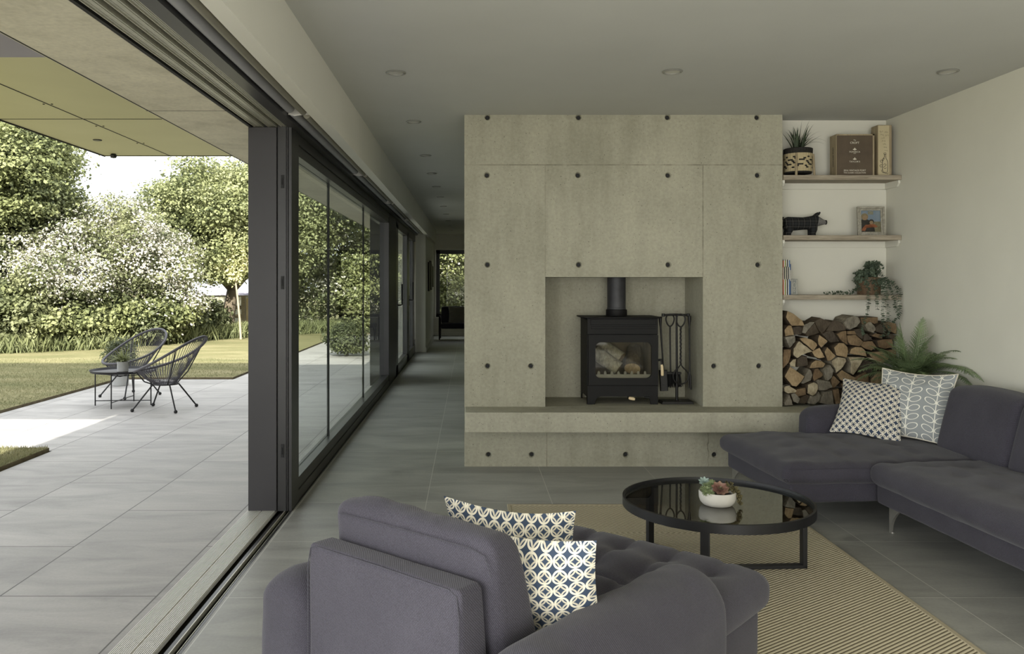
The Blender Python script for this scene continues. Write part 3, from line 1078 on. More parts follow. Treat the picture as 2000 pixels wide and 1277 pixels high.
def metal_leg(parent, x, y, z, sx, sy, h):
    """curved flat steel foot: a wide plate that sweeps into a slim foot"""
    m = MB()
    w = 0.10
    prof = []
    for i in range(9):
        t = i / 8
        prof.append((t, w * (1 - t) ** 2.6 + 0.018))
    for axis in (0, 1):
        for i in range(8):
            (t0, w0), (t1, w1) = prof[i], prof[i + 1]
            za, zb = z - h * t0, z - h * t1
            s = sx if axis == 0 else sy
            if axis == 0:
                a0, a1 = sorted((x, x + s * w0))
                b0, b1 = sorted((x, x + s * w1))
                m.frustum((b0, b1, y - 0.003, y + 0.003), (a0, a1, y - 0.003, y + 0.003), zb, za)
            else:
                a0, a1 = sorted((y, y + s * w0))
                b0, b1 = sorted((y, y + s * w1))
                m.frustum((x - 0.003, x + 0.003, b0, b1), (x - 0.003, x + 0.003, a0, a1), zb, za)
    m.lathe([(0, 0), (0.013, 0), (0.013, 0.006), (0, 0.006)], 14, mat=Matrix.Translation((x + sx * 0.009, y + sy * 0.009, z - h)))
    return m.build('leg', M['chrome'], parent, smooth=50)


def arm_fn(x0, x1, top, roll):
    """rounds the top of a bolster arm across its width"""
    cx, hw = (x0 + x1) / 2, (x1 - x0) / 2

    def f(x, y, z, u, v, w):
        e = abs((x - cx) / hw)
        if z > top - roll:
            k = (z - (top - roll)) / roll
            z = z - k * roll * 0.45 * max(0, e) ** 2.5
        return (x, y, z)
    return f


def build_armchair():
    th = math.radians(-41)
    o = empty('armchair', (-0.023, 1.978, 0), th,
              'wide charcoal tufted armchair seen from behind in the foreground, two cushions on it', 'armchair')
    # base
    soft('base', o, (-0.78, 0.21, 0.08, 1.29, 0.13, 0.31), 0.03, 0.06, 0.004)
    # back frame, tapering to the top
    def taper(x, y, z, u, v, w):
        t = (z - 0.13) / 0.53
        return (x, 0.0 + y * (1 - 0.42 * max(0, min(1, t))), z)
    soft('backrest', o, (-0.577, 0.0, 0.0, 0.145, 0.13, 0.665), 0.018, 0.03, 0.003, 1, 0.0015, fn=taper)
    seam_tube('seam', o, [(-0.572, -0.003, 0.16), (-0.574, -0.003, 0.60), (-0.565, 0.0, 0.652), (-0.54, 0.002, 0.660), (-0.28, 0.001, 0.662), (-0.04, 0.002, 0.660), (-0.012, 0.0, 0.650), (-0.003, -0.002, 0.60), (-0.002, -0.003, 0.16)], 0.0018)
    # back cushion, leaning
    def lean(x, y, z, u, v, w):
        t = (z - 0.42) / 0.36
        t = max(0.0, t)
        wr = 0.007 * mnoise.noise(Vector((x * 7, y * 10, 3.0))) + 0.003 * mnoise.noise(Vector((x * 22, y * 9, 8.0)))
        hump = 0.016 * math.exp(-((x + 0.46) / 0.07) ** 2) * max(0, 1 - abs(v + 0.1))
        y = 0.085 + (y - 0.125) * (1 - 0.42 * t) + 0.04 * (1 - t)
        return (x, y, z + (0.012 * (1 - abs(v) ** 2) + wr + hump) * t * (1 if w > 0.3 else 0.3))
    soft('back_cushion', o, (-0.575, 0.018, 0.125, 0.320, 0.40, 0.755), 0.038, 0.018, 0.012, 3, 0.004, fn=lean)
    seam_tube('seam', o, [(-0.54, 0.082, 0.738), (-0.28, 0.080, 0.742), (-0.04, 0.082, 0.740), (0.002, 0.088, 0.728), (0.018, 0.092, 0.68)], 0.0016)
    # seat cushion (T shaped): between arms and beyond them
    tx = [-0.60, -0.43, -0.26, -0.085, 0.085]
    ty = [1.17, 0.97, 0.77, 0.57]
    tf = [(a, b) for a in tx for b in ty if not (a > 0.0 and b < 0.9)] + [(-0.60, 1.17)]
    z1 = 0.425

    def two(x, y, z, u, v, w):
        d = tuft_deform(-0.81, 0.235, 0.2, 1.34, 0.29, z1, tf, 0.03, sx=tx, amp=0.020, wr=0.003, seed=5)(x, y, z, u, v, w)
        return d
    soft('seat_cushion', o, (-0.81, 0.228, 0.87, 1.335, 0.285, z1), 0.055, 0.016, 0.006, 5, 0.002, fn=lambda x, y, z, u, v, w: two(x, y, z, u, v, w))
    soft('seat_cushion', o, (-0.585, 0.012, 0.22, 0.90, 0.285, z1 - 0.002), 0.04, 0.016, 0.006, 5, 0.002, fn=lambda x, y, z, u, v, w: two(x, y, z, u, v * 0.8, w))
    for x0, x1, sd in ((0.005, 0.272, 1), (-0.85, -0.582, 2)):
        def fn(x, y, z, u, v, w, x0=x0, x1=x1):
            x, y, z = arm_fn(x0, x1, 0.535, 0.16)(x, y, z, u, v, w)
            if z > 0.45:
                z += 0.006 * mnoise.noise(Vector((x * 9, y * 14, sd)))
            return (x, y, z)
        soft('armrest', o, (x0, x1, 0.0 if sd == 1 else 0.005, 0.93, 0.13, 0.535), 0.075, 0.024, 0.010, sd, 0.003, fn=fn)
    for (x, y, sx, sy) in ((0.19, 1.27, -1, -1), (-0.76, 1.27, 1, -1), (0.19, 0.12, -1, 1), (-0.76, 0.12, 1, 1)):
        metal_leg(o, x, y, 0.132, sx, sy, 0.124 if y > 1 else 0.132)
    return o


def build_sectional():
    th = math.radians(3.9)
    o = empty('corner_sofa', (1.787, 4.69, 0), th,
              'large charcoal fabric corner sofa with tufted chaise along the right white wall', 'sofa')
    Y1 = 0.99
    # chaise
    soft('base', o, (0.03, 1.46, 0.02, 0.97, 0.15, 0.28), 0.02, 0.06, 0.003)
    tx = [0.20, 0.42, 0.64, 0.86]
    ty = [0.17, 0.40, 0.63, 0.84]
    tf = [(a, b) for a in tx for b in ty]
    f = tuft_deform(-0.01, 1.25, -0.01, 1.0, 0.26, 0.375, tf, 0.03, sx=None, sy=None, amp=0.011, wr=0.008, seed=11)
    soft('chaise_cushion', o, (-0.012, 1.25, -0.01, 0.99, 0.255, 0.378), 0.045, 0.022, 0.008, 11, 0.002, fn=f)
    # straight seat towards the camera
    soft('base', o, (0.52, 1.46, -2.10, 0.0, 0.15, 0.28), 0.02, 0.06, 0.003, 7)
    tx = [0.72, 0.94]
    ty = [-0.22, -0.46, -0.70, -0.94, -1.18, -1.42]
    f = tuft_deform(0.48, 1.2, -1.7, -0.005, 0.26, 0.375, [(a, b) for a in tx for b in ty], 0.03, sy=None, amp=0.012, wr=0.010, seed=21)
    soft('seat_cushion', o, (0.475, 1.22, -1.72, -0.012, 0.255, 0.385), 0.055, 0.022, 0.008, 21, 0.003, fn=f)
    # backs
    def lean(x, y, z, u, v, w):
        t = (z - 0.38) / 0.38
        return (x + 0.10 * t, y, z + 0.012 * (1 - v * v) * t - 0.02 * max(0, u) * t)
    soft('back_cushion', o, (1.09, 1.30, -0.255, 0.365, 0.37, 0.765), 0.05, 0.028, 0.016, 31, 0.005, fn=lean)
    soft('back_cushion', o, (1.08, 1.30, -0.88, -0.262, 0.37, 0.755), 0.05, 0.028, 0.018, 33, 0.005, fn=lean)
    soft('back_frame', o, (1.35, 1.455, -2.10, 0.99, 0.15, 0.62), 0.03, 0.06, 0.004, 35)
    # arm at the far end, by the hearth
    def fn(x, y, z, u, v, w):
        if z > 0.42:
            k = (z - 0.42) / 0.14
            z -= k * 0.05 * abs(v) ** 2.5 + k * 0.04 * max(0, -u - 0.6) ** 2 * 3
        return (x, y, z)
    soft('armrest', o, (0.53, 1.30, 0.80, 1.01, 0.15, 0.565), 0.065, 0.03, 0.010, 37, 0.003, fn=fn)
    seam_tube('seam', o, [(0.0, -0.022, 0.352), (0.1, -0.024, 0.352), (0.3, -0.024, 0.354), (0.5, -0.023, 0.352)], 0.0014)
    seam_tube('seam', o, [(1.135, -0.262, 0.42), (1.19, -0.262, 0.72), (1.22, -0.262, 0.752)], 0.002)
    metal_leg(o, 0.05, 0.93, 0.152, 1, -1, 0.152)
    metal_leg(o, 0.565, -0.06, 0.152, 1, -1, 0.152)
    metal_leg(o, 0.565, -1.95, 0.152, 1, 1, 0.152)
    metal_leg(o, 1.38, 0.90, 0.152, -1, -1, 0.152)
    return o


def cushion(name, size, thick, mat, loc, right, up, label, piping=None, seed=0, pinch=0.10, zipper=False):
    """knife edge cushion. right/up: world unit-ish vectors of its plane; loc: centre"""
    r = Vector(right).normalized()
    u = Vector(up)
    u = (u - r * u.dot(r)).normalized()
    nrm = r.cross(u)
    mw = Matrix(((r.x, u.x, nrm.x, loc[0]), (r.y, u.y, nrm.y, loc[1]), (r.z, u.z, nrm.z, loc[2]), (0, 0, 0, 1)))
    n = 42
    a = size / 2
    V, Fc, UV = [], [], []

    def pt(s, t, sg):
        px = s * a * (1 - pinch * (1 - t * t) * abs(s) ** 1.5)
        py = t * a * (1 - pinch * (1 - s * s) * abs(t) ** 1.5)
        h = thick / 2 * ((1 - abs(s) ** 2.4) * (1 - abs(t) ** 2.4)) ** 0.75
        wv = 0.010 * mnoise.noise(Vector((s * 2.2 + seed, t * 2.2, sg * 3.0))) + 0.004 * mnoise.noise(Vector((s * 7 + seed, t * 6, sg)))
        edge = max(abs(s), abs(t)) ** 6
        fold = 0.006 * math.sin(9 * s * t + seed) * edge * (1 - edge)
        z = sg * (h + (wv + fold) * (1 - edge))
        z += 0.014 * s * t + 0.012 * math.sin(seed + s * 2)
        return (px, py, z)
    for sg in (1, -1):
        o0 = len(V)
        for j in range(n + 1):
            for i in range(n + 1):
                s, t = -1 + 2 * i / n, -1 + 2 * j / n
                V.append(pt(s, t, sg))
                UV.append((V[-1][0] / size + 0.5, V[-1][1] / size + 0.5))
        for j in range(n):
            for i in range(n):
                q = (o0 + j * (n + 1) + i, o0 + j * (n + 1) + i + 1, o0 + (j + 1) * (n + 1) + i + 1, o0 + (j + 1) * (n + 1) + i)
                Fc.append(q if sg > 0 else q[::-1])
    me = bpy.data.meshes.new(name)
    me.from_pydata(V, [], Fc)
    ul = me.uv_layers.new(name='UVMap')
    for l in me.loops:
        ul.data[l.index].uv = UV[l.vertex_index]
    me.materials.append(mat)
    me.polygons.foreach_set('use_smooth', [True] * len(me.polygons))
    ob = bpy.data.objects.new(name, me)
    COL.objects.link(ob)
    ob.matrix_world = mw
    tag(ob, label, 'cushion')
    e = []
    m = 40
    for i in range(m):
        e.append(pt(-1 + 2 * i / m, -1, 1))
    for i in range(m):
        e.append(pt(1, -1 + 2 * i / m, 1))
    for i in range(m):
        e.append(pt(1 - 2 * i / m, 1, 1))
    for i in range(m):
        e.append(pt(-1, 1 - 2 * i / m, 1))
    if piping:
        MB().tube(e, 0.004, 6, closed=True).build('piping', piping, ob, smooth=60)
    if zipper:
        bx('care_tag', a * 0.90, a * 1.0, -a * 0.80, -a * 0.68, -0.012, -0.008, M['cream_piping'], ob)
    return ob


def build_cushions():
    # on the armchair
    r = Vector((0.955, -0.26, -0.02))
    cushion('cushion', 0.41, 0.14, M['circles'], (0.130, 2.545, 0.545), Vector((0.97, -0.24, 0.01)), (-0.03, -0.12, 0.38),
            'blue and cream circle patterned cushion farther from the camera on the armchair', None, 1)
    r = Vector((0.835, -0.55, -0.02))
    cushion('cushion', 0.42, 0.15, M['circles'], (0.168, 2.305, 0.535), Vector((0.9, -0.43, 0)), (-0.055, -0.11, 0.38),
            'blue and cream circle patterned cushion against the back cushion of the armchair', None, 2)
    # on the corner sofa
    cushion('cushion', 0.425, 0.14, M['circles_small'], (2.617, 5.44, 0.575), (0.74, -0.674, -0.01), (0.156, 0.17, 0.33),
            'small circle patterned navy and cream cushion on the sofa beside the armrest', None, 3)
    cushion('cushion', 0.46, 0.13, M['leafy'], (2.845, 5.335, 0.615), (0.68, -0.73, -0.02), (0.146, 0.10, 0.42),
            'grey cushion with cream leaf stem pattern against the sofa back', M['cream_piping'], 4, zipper=True)


def build_rug():
    o = empty('rug', (0, 0, 0), 0, 'beige chevron ribbed sisal rug under the round glass table', 'rug')
    x0, x1, y0, y1 = 0.231, 1.935, 2.45, 5.218
    bx('woven_field', x0 + 0.022, x1 - 0.022, y0 + 0.022, y1 - 0.022, 0.0, 0.011, M['rug'], o)
    MB().tube([(x0 + 0.012, y0 + 0.012, 0.006), (x1 - 0.012, y0 + 0.012, 0.006), (x1 - 0.012, y1 - 0.012, 0.006), (x0 + 0.012, y1 - 0.012, 0.006)], 0.006, 8, closed=True)
    b = MB()
    w = 0.026
    b.box(x0, x0 + w, y0, y1, 0.0, 0.013).box(x1 - w, x1, y0, y1, 0.0, 0.013)
    b.box(x0, x1, y0, y0 + w, 0.0, 0.0132).box(x0, x1, y1 - w, y1, 0.0, 0.0132)
    b.build('binding', M['rug_edge'], o, bevel=0.004)


def build_coffee_table():
    cx, cy = 1.197, 4.037
    o = empty('coffee_table', (cx, cy, 0.0115), 0, 'round black metal coffee table with smoked glass top on the rug', 'coffee table')
    R = 0.45
    MB().lathe([(R - 0.016, 0.300), (R, 0.300), (R, 0.342), (R - 0.010, 0.3435), (R - 0.012, 0.330), (R - 0.016, 0.330), (R - 0.016, 0.300)], 96, cap=False).build('rim', M['black_metal'], o, smooth=40)
    MB().lathe([(0, 0.318), (R - 0.016, 0.318), (R - 0.016, 0.326), (0, 0.326)], 96).build('glass_top', M['glass_smoked'], o, smooth=40)
    for k, ang in enumerate((3, -113, 125)):
        a = math.radians(ang)
        m = Matrix.Rotation(a, 4, 'Z')
        q = MB()
        q.box(R - 0.030, R - 0.008, -0.020, 0.020, 0.0, 0.302, mat=m)
        q.build('leg', M['black_metal'], o, bevel=0.002)
        bx_ = MB().box(0.0, R - 0.008, -0.020, 0.020, 0.0, 0.016, mat=m)
        bx_.build('base_bar', M['black_metal'], o, bevel=0.002)


build_armchair()
build_sectional()
build_cushions()
build_rug()
build_coffee_table()


# ================================================================== STOVE, TOOLS, LOGS
def build_stove():
    o = empty('wood_stove', (0.910, 6.456, 0.456), 0, 'matt black wood burning stove with logs behind its window in the recess', 'stove')
    W, DP, z0, zt = 0.548, 0.385, 0.115, 0.668
    # firebox shell: open towards the glass
    b = MB()
    b.box(0, W, DP - 0.01, DP, z0, zt)
    b.box(0, 0.012, 0.013, DP, 0.142, zt).box(W - 0.012, W, 0.013, DP, 0.142, zt)
    b.box(0.012, W - 0.012, 0.013, 0.019, 0.515, 0.56).box(0.012, W - 0.012, 0.013, 0.019, 0.13, 0.178)
    b.box(0, W, 0.0, DP, z0, z0 + 0.012).box(0, W, 0, DP, zt - 0.012, zt)
    b.build('body', M['stove'], o)
    # lining
    b = MB().box(0.03, W - 0.03, DP - 0.05, DP - 0.012, 0.17, 0.60).box(0.02, 0.045, 0.02, DP - 0.05, 0.17, 0.60)
    b.box(W - 0.045, W - 0.02, 0.02, DP - 0.05, 0.17, 0.60).box(0.02, W - 0.02, 0.02, DP - 0.05, 0.155, 0.175)
    b.build('firebrick_lining', M['stove_in'], o)
    # front panel above the door with the air slot
    b = MB()
    b.box(0.0, W, -0.004, 0.012, 0.545, zt - 0.002)
    b.box(0.025, W - 0.015, -0.012, -0.004, 0.617, 0.660)
    b.box(0.030, W - 0.022, -0.008, -0.004, 0.586, 0.606)
    b.build('upper_panel', M['stove'], o, bevel=0.004)
    bx('air_slot', 0.025, W - 0.016, -0.0125, -0.0035, 0.611, 0.615, M['rubber'], o)
    # top plate with chamfered front
    V = [(-0.030, -0.020), (-0.008, -0.030), (W + 0.012, -0.030), (W + 0.030, -0.018), (W + 0.030, DP - 0.01), (-0.035, DP - 0.01), (-0.035, 0.0)]
    MB().prism(V, zt, zt + 0.010).build('top_plate', M['stove'], o, bevel=0.003)
    # door ring with rounded window
    z_lo, z_hi = 0.150, 0.540
    outer = [(0.006, z_lo), (W - 0.002, z_lo), (W - 0.002, z_hi), (0.006, z_hi)]
    wx0, wx1, wz0, wz1, rr = 0.060, 0.495, 0.205, 0.483, 0.042
    n = 8
    inner = []
    for (cx, cz, a0) in ((wx0 + rr, wz0 + rr, PI), (wx1 - rr, wz0 + rr, 1.5 * PI), (wx1 - rr, wz1 - rr, 0), (wx0 + rr, wz1 - rr, 0.5 * PI)):
        for i in range(n + 1):
            a = a0 + i * PI / 2 / n
            inner.append((cx + rr * math.cos(a), cz + rr * math.sin(a)))
    m = MB()
    N = len(inner)
    oc = []
    for i in range(N):
        oc.append(outer[min(3, i // (n + 1))])
    for yy in (-0.022, -0.002):
        m.v += [(p[0], yy, p[1]) for p in inner] + [(p[0], yy, p[1]) for p in oc]
    for i in range(N):
        j = (i + 1) % N
        for lay, fl in ((0, 0), (2 * N, 1)):
            f = (lay + i, lay + j, lay + N + j, lay + N + i)
            if oc[i] == oc[j]:
                f = (lay + i, lay + j, lay + N + i)
            m.f.append(f if not fl else f[::-1])
            m.mi.append(0)
        m.f.append((i, j, 2 * N + j, 2 * N + i)); m.mi.append(0)
        if oc[i] != oc[j]:
            m.f.append((N + i, N + j, 3 * N + j, 3 * N + i)); m.mi.append(0)
    d = m.build('door', M['stove'], o)
    bm = bmesh.new(); bm.from_mesh(d.data)
    bmesh.ops.remove_doubles(bm, verts=bm.verts, dist=1e-5)
    bmesh.ops.recalc_face_normals(bm, faces=bm.faces)
    bm.to_mesh(d.data); bm.free()
    bx('door_glass', wx0 - 0.01, wx1 + 0.01, -0.010, -0.006, wz0 - 0.01, wz1 + 0.01, M['glass_plain'], d)
    for zz in (0.20, 0.42):
        MB().tube([(-0.001, -0.012, zz - 0.045), (-0.001, -0.012, zz + 0.045)], 0.006, 10).build('hinge', M['stove'], d, smooth=40)
    h = MB().tube([(W + 0.004, -0.012, 0.345), (W + 0.018, -0.030, 0.350), (W + 0.020, -0.034, 0.330), (W + 0.022, -0.036, 0.305)], [0.010, 0.009, 0.007, 0.006], 10)
    h.build('latch', M['iron'], d, smooth=50)
    MB().tube([(W + 0.021, -0.036, 0.312), (W + 0.023, -0.037, 0.300), (W + 0.025, -0.038, 0.262), (W + 0.026, -0.038, 0.232), (W + 0.026, -0.038, 0.226)], [0.008, 0.0105, 0.0115, 0.0115, 0.008], 14).build('handle_grip', M['pale_wood'], d, smooth=50)
    # log retainer with teeth
    m = MB().box(wx0 - 0.005, wx1 + 0.005, 0.012, 0.018, 0.175, 0.232)
    for i in range(8):
        x = wx0 + 0.03 + i * 0.0515
        m.prism([(x - 0.011, 0.231), (x + 0.011, 0.231), (x + 0.008, 0.252), (x, 0.258), (x - 0.008, 0.252)], 0.012, 0.018, axis='y')
    m.build('log_guard', mottled('grey_guard', srgb(112, 106, 94), srgb(124, 118, 106), 12, 0.6, 0.3), o)
    # plinth front with cut away feet
    pl = [(0.0, 0.0), (0.060, 0.0), (0.062, 0.020), (0.070, 0.042), (0.084, 0.056), (0.100, 0.060), (W - 0.100, 0.060), (W - 0.080, 0.054), (W - 0.064, 0.038), (W - 0.058, 0.0), (W, 0.0), (W, 0.147), (0.0, 0.147)]
    MB().prism(pl, -0.006, 0.008, axis='y').build('front_skirt', M['stove'], o, bevel=0.003)
    ps = [(0.0, 0.0), (0.040, 0.0), (0.048, 0.035), (0.07, 0.055), (DP - 0.08, 0.055), (DP - 0.05, 0.035), (DP - 0.04, 0.0), (DP, 0.0), (DP, 0.14), (0.0, 0.14)]
    for x in (0.0005, W - 0.0085):
        MB().prism(ps, x, x + 0.008, axis='x').build('side_skirt', M['stove'], o)
    MB().tube([(0.325, 0.06, 0.052), (0.330, -0.012, 0.050)], 0.004, 8).build('riddling_rod', M['iron'], o)
    MB().tube([(0.315, -0.03, 0.054), (0.325, -0.032, 0.052), (0.350, -0.036, 0.048), (0.362, -0.038, 0.044)], [0.008, 0.0125, 0.0125, 0.009], 14).build('air_control_knob', M['pale_wood'], o, smooth=50)
    MB().tube([(0.44, 0.0, 0.056), (0.47, -0.012, 0.053), (0.48, -0.012, 0.053)], [0.005, 0.009, 0.009], 10).build('damper_knob', M['iron'], o, smooth=50)
    # flue
    fx, fy = 0.265, 0.22
    q = MB().lathe([(0.0, 0), (0.082, 0), (0.084, 0.004), (0.084, 0.050), (0.078, 0.052), (0.0, 0.052)], 36)
    c = q.build('flue_collar', M['stove'], o, smooth=40)
    c.location = (fx, fy, zt + 0.010)
    q = MB().lathe([(0.073, 0), (0.075, 0.002), (0.075, 0.012), (0.073, 0.014), (0.073, 0.257), (0.0, 0.257)], 36, cap=False)
    c = q.build('flue_pipe', mottled('sooty_flue', srgb(46, 46, 48), srgb(66, 66, 68), 8, 0.55, 0.2, 0.1, 40), o, smooth=40)
    c.location = (fx, fy, zt + 0.062)
    return o


def log_round(name, p0, p1, r, bark, end, label, group=None, seed=0):
    """a round log from p0 to p1 (world), bark and cut faces"""
    p0, p1 = Vector(p0), Vector(p1)
    ax = (p1 - p0)
    L = ax.length
    d = ax.normalized()
    s = d.orthogonal().normalized()
    t = d.cross(s)
    n, m = 22, 9
    V, Fc, MI = [], [], []
    for i in range(m):
        f = i / (m - 1)
        for k in range(n):
            a = 2 * PI * k / n
            rr = r * (1 + 0.06 * mnoise.noise(Vector((math.cos(a) * 2 + seed, math.sin(a) * 2, f * 3))) + 0.05 * math.sin(2 * a + seed))
            V.append((s * math.cos(a) + t * math.sin(a)) * rr + d * (f - 0.5) * L)
    for i in range(m - 1):
        for k in range(n):
            k2 = (k + 1) % n
            Fc.append((i * n + k, i * n + k2, (i + 1) * n + k2, (i + 1) * n + k)); MI.append(0)
    Fc.append(tuple(range(n))[::-1]); MI.append(1)
    Fc.append(tuple((m - 1) * n + k for k in range(n))); MI.append(1)
    mb = MB()
    mb.v = [tuple(v) for v in V]; mb.f = Fc; mb.mi = MI
    o = mb.build(name, [bark, end], None, smooth=40)
    o.location = (p0 + p1) / 2
    tag(o, label, 'log', group)
    return o


def build_stove_logs():
    bz = 0.456 + 0.178
    log_round('firewood_log', (1.005, 6.70, 0.945), (1.20, 6.575, 0.805), 0.046, M['bark_grey'], M['log_brown'], 'silvery barked log lying higher at the left inside the stove', 'logs inside the stove', 1)
    log_round('firewood_log', (0.985, 6.60, 0.850), (1.17, 6.540, 0.725), 0.056, M['bark_grey'], M['log_tan'], 'thick grey log at the bottom left inside the stove', 'logs inside the stove', 2)
    log_round('firewood_log', (1.335, 6.740, 0.865), (1.280, 6.560, 0.722), 0.060, M['bark'], M['log_tan'], 'fat brown log with pale cut end at the right inside the stove', 'logs inside the stove', 3)
    log_round('firewood_log', (1.12, 6.775, 0.78), (1.24, 6.765, 0.77), 0.05, M['bark'], M['log_dark'], 'dark log lying behind the others inside the stove', 'logs inside the stove', 4)


def build_tools():
    Y = 6.53
    cx = 1.615
    o = empty('fire_tool_stand', (cx, Y, 0.456), 0, 'black iron fire tool stand with flat base beside the stove', 'tool stand')
    MB().frustum((-0.127, 0.127, -0.075, 0.075), (-0.118, 0.118, -0.068, 0.068), 0, 0.022).build('base', M['iron'], o, bevel=0.003)
    MB().tube([(0.008, 0, 0.02), (0.008, 0, 0.08), (0.008, 0, 0.30), (0.006, 0, 0.690)], [0.011, 0.012, 0.009, 0.008], 8).build('pole', M['iron'], o, smooth=50)
    m = MB().tube([(-0.098, 0, 0.690), (0.0, 0, 0.694), (0.098, 0, 0.690)], 0.009, 10)
    m.build('crossbar', M['iron'], o, smooth=50)
    for x in (-0.098, 0.098):
        q = MB().lathe([(0, -0.012), (0.012, -0.012), (0.014, 0), (0.012, 0.012), (0, 0.012)], 12).build('finial', M['iron'], o, smooth=50)
        q.location = (x, 0, 0.69)
    yf = -0.034

    def tool(name, x, label, lo):
        t = empty(name, (cx + x, Y + yf, 0.456), 0, label, 'fire tool', 'iron tools hanging on the fireside stand')
        return t

    def loop(x0, z, w, h):
        return [(x0 + w * math.sin(a) * (1 - 0.25 * math.cos(a)), 0, z + h * (1 - math.cos(a)) / 2) for a in [i * 2 * PI / 20 for i in range(20)]]
    # shovel at left
    t = tool('shovel', -0.095, 'black iron ash shovel hanging at the left of the fireside stand', 0)
    MB().tube([(0, 0, 0.680), (0.0, 0, 0.655), (0.0, 0, 0.60), (0.004, 0, 0.26)], [0.014, 0.013, 0.008, 0.006], 8).build('handle', M['iron'], t, smooth=50)
    m = MB().box(-0.028, 0.030, -0.012, -0.008, 0.10, 0.262).box(-0.028, -0.025, -0.012, 0.012, 0.10, 0.262).box(0.027, 0.030, -0.012, 0.012, 0.10, 0.262).box(-0.028, 0.03, -0.012, 0.012, 0.259, 0.263)
    m.build('pan', M['iron'], t)
    t.rotation_euler = (0, math.radians(-3), 0)
    # brush in the middle, behind the tongs
    t = tool('hearth_brush', -0.036, 'black hearth brush with dark bristles hanging behind the tongs', 0)
    t.location.y = Y + 0.036
    MB().tube(loop(0, 0.600, 0.032, 0.095), 0.006, 8, closed=True).build('hanging_loop', M['iron'], t, smooth=50)
    MB().tube([(0.0, 0, 0.60), (0.0, 0, 0.50), (0.004, 0, 0.23)], 0.0065, 8).build('handle', M['iron'], t, smooth=50)
    MB().box(-0.035, 0.085, -0.02, 0.02, 0.222, 0.240).build('brush_head', M['iron'], t, bevel=0.003)
    rs = random.Random(4)
    m = MB()
    for i in range(90):
        x = rs.uniform(-0.030, 0.080)
        y = rs.uniform(-0.017, 0.017)
        m.tube([(x, y, 0.224), (x * 1.12, y * 1.4, 0.16), (x * 1.2 + rs.uniform(-.006, .006), y * 1.6, 0.118 + rs.uniform(0, 0.012))], 0.0022, 4)
    tag(m.build('bristles', M['rubber'], t), kind='stuff')
    # tongs / ring poker
    t = tool('tongs', 0.030, 'twisted black iron tongs with ring end hanging in front of the stand pole', 0)
    MB().tube(loop(0.0, 0.600, 0.034, 0.098), 0.006, 8, closed=True).build('hanging_loop', M['iron'], t, smooth=50)
    tw = []
    for i in range(60):
        f = i / 59
        tw.append((0.0018 * math.sin(f * 60), 0.0018 * math.cos(f * 60), 0.60 - f * 0.30))
    MB().tube(tw, 0.0075, 6).build('handle', M['iron'], t, smooth=50)
    R = 0.060
    ring = [(0, 0, 0.305), (-0.018, 0, 0.282)] + [(0.0 + R * 1.0 * math.cos(a), 0, 0.215 + R * 1.05 * math.sin(a)) for a in [math.radians(130) + i * math.radians(280) / 24 for i in range(25)]] + [(0.018, 0, 0.282)]
    MB().tube(ring, 0.0055, 8, closed=True).build('ring', M['iron'], t, smooth=50)
    # poker at right
    t = tool('poker', 0.098, 'slim black iron poker hanging at the right of the fireside stand', 0)
    MB().tube([(0, 0, 0.685), (0.0, 0, 0.655), (0.0, 0, 0.60), (0.003, 0, 0.23), (0.006, 0, 0.22), (0.012, 0, 0.11)], [0.014, 0.014, 0.007, 0.006, 0.009, 0.007], 8).build('shaft', M['iron'], t, smooth=50)
    MB().tube([(0.003, 0, 0.26), (-0.006, 0, 0.21), (-0.002, 0, 0.12)], [0.004, 0.006, 0.004], 6).build('hook', M['iron'], t, smooth=50)


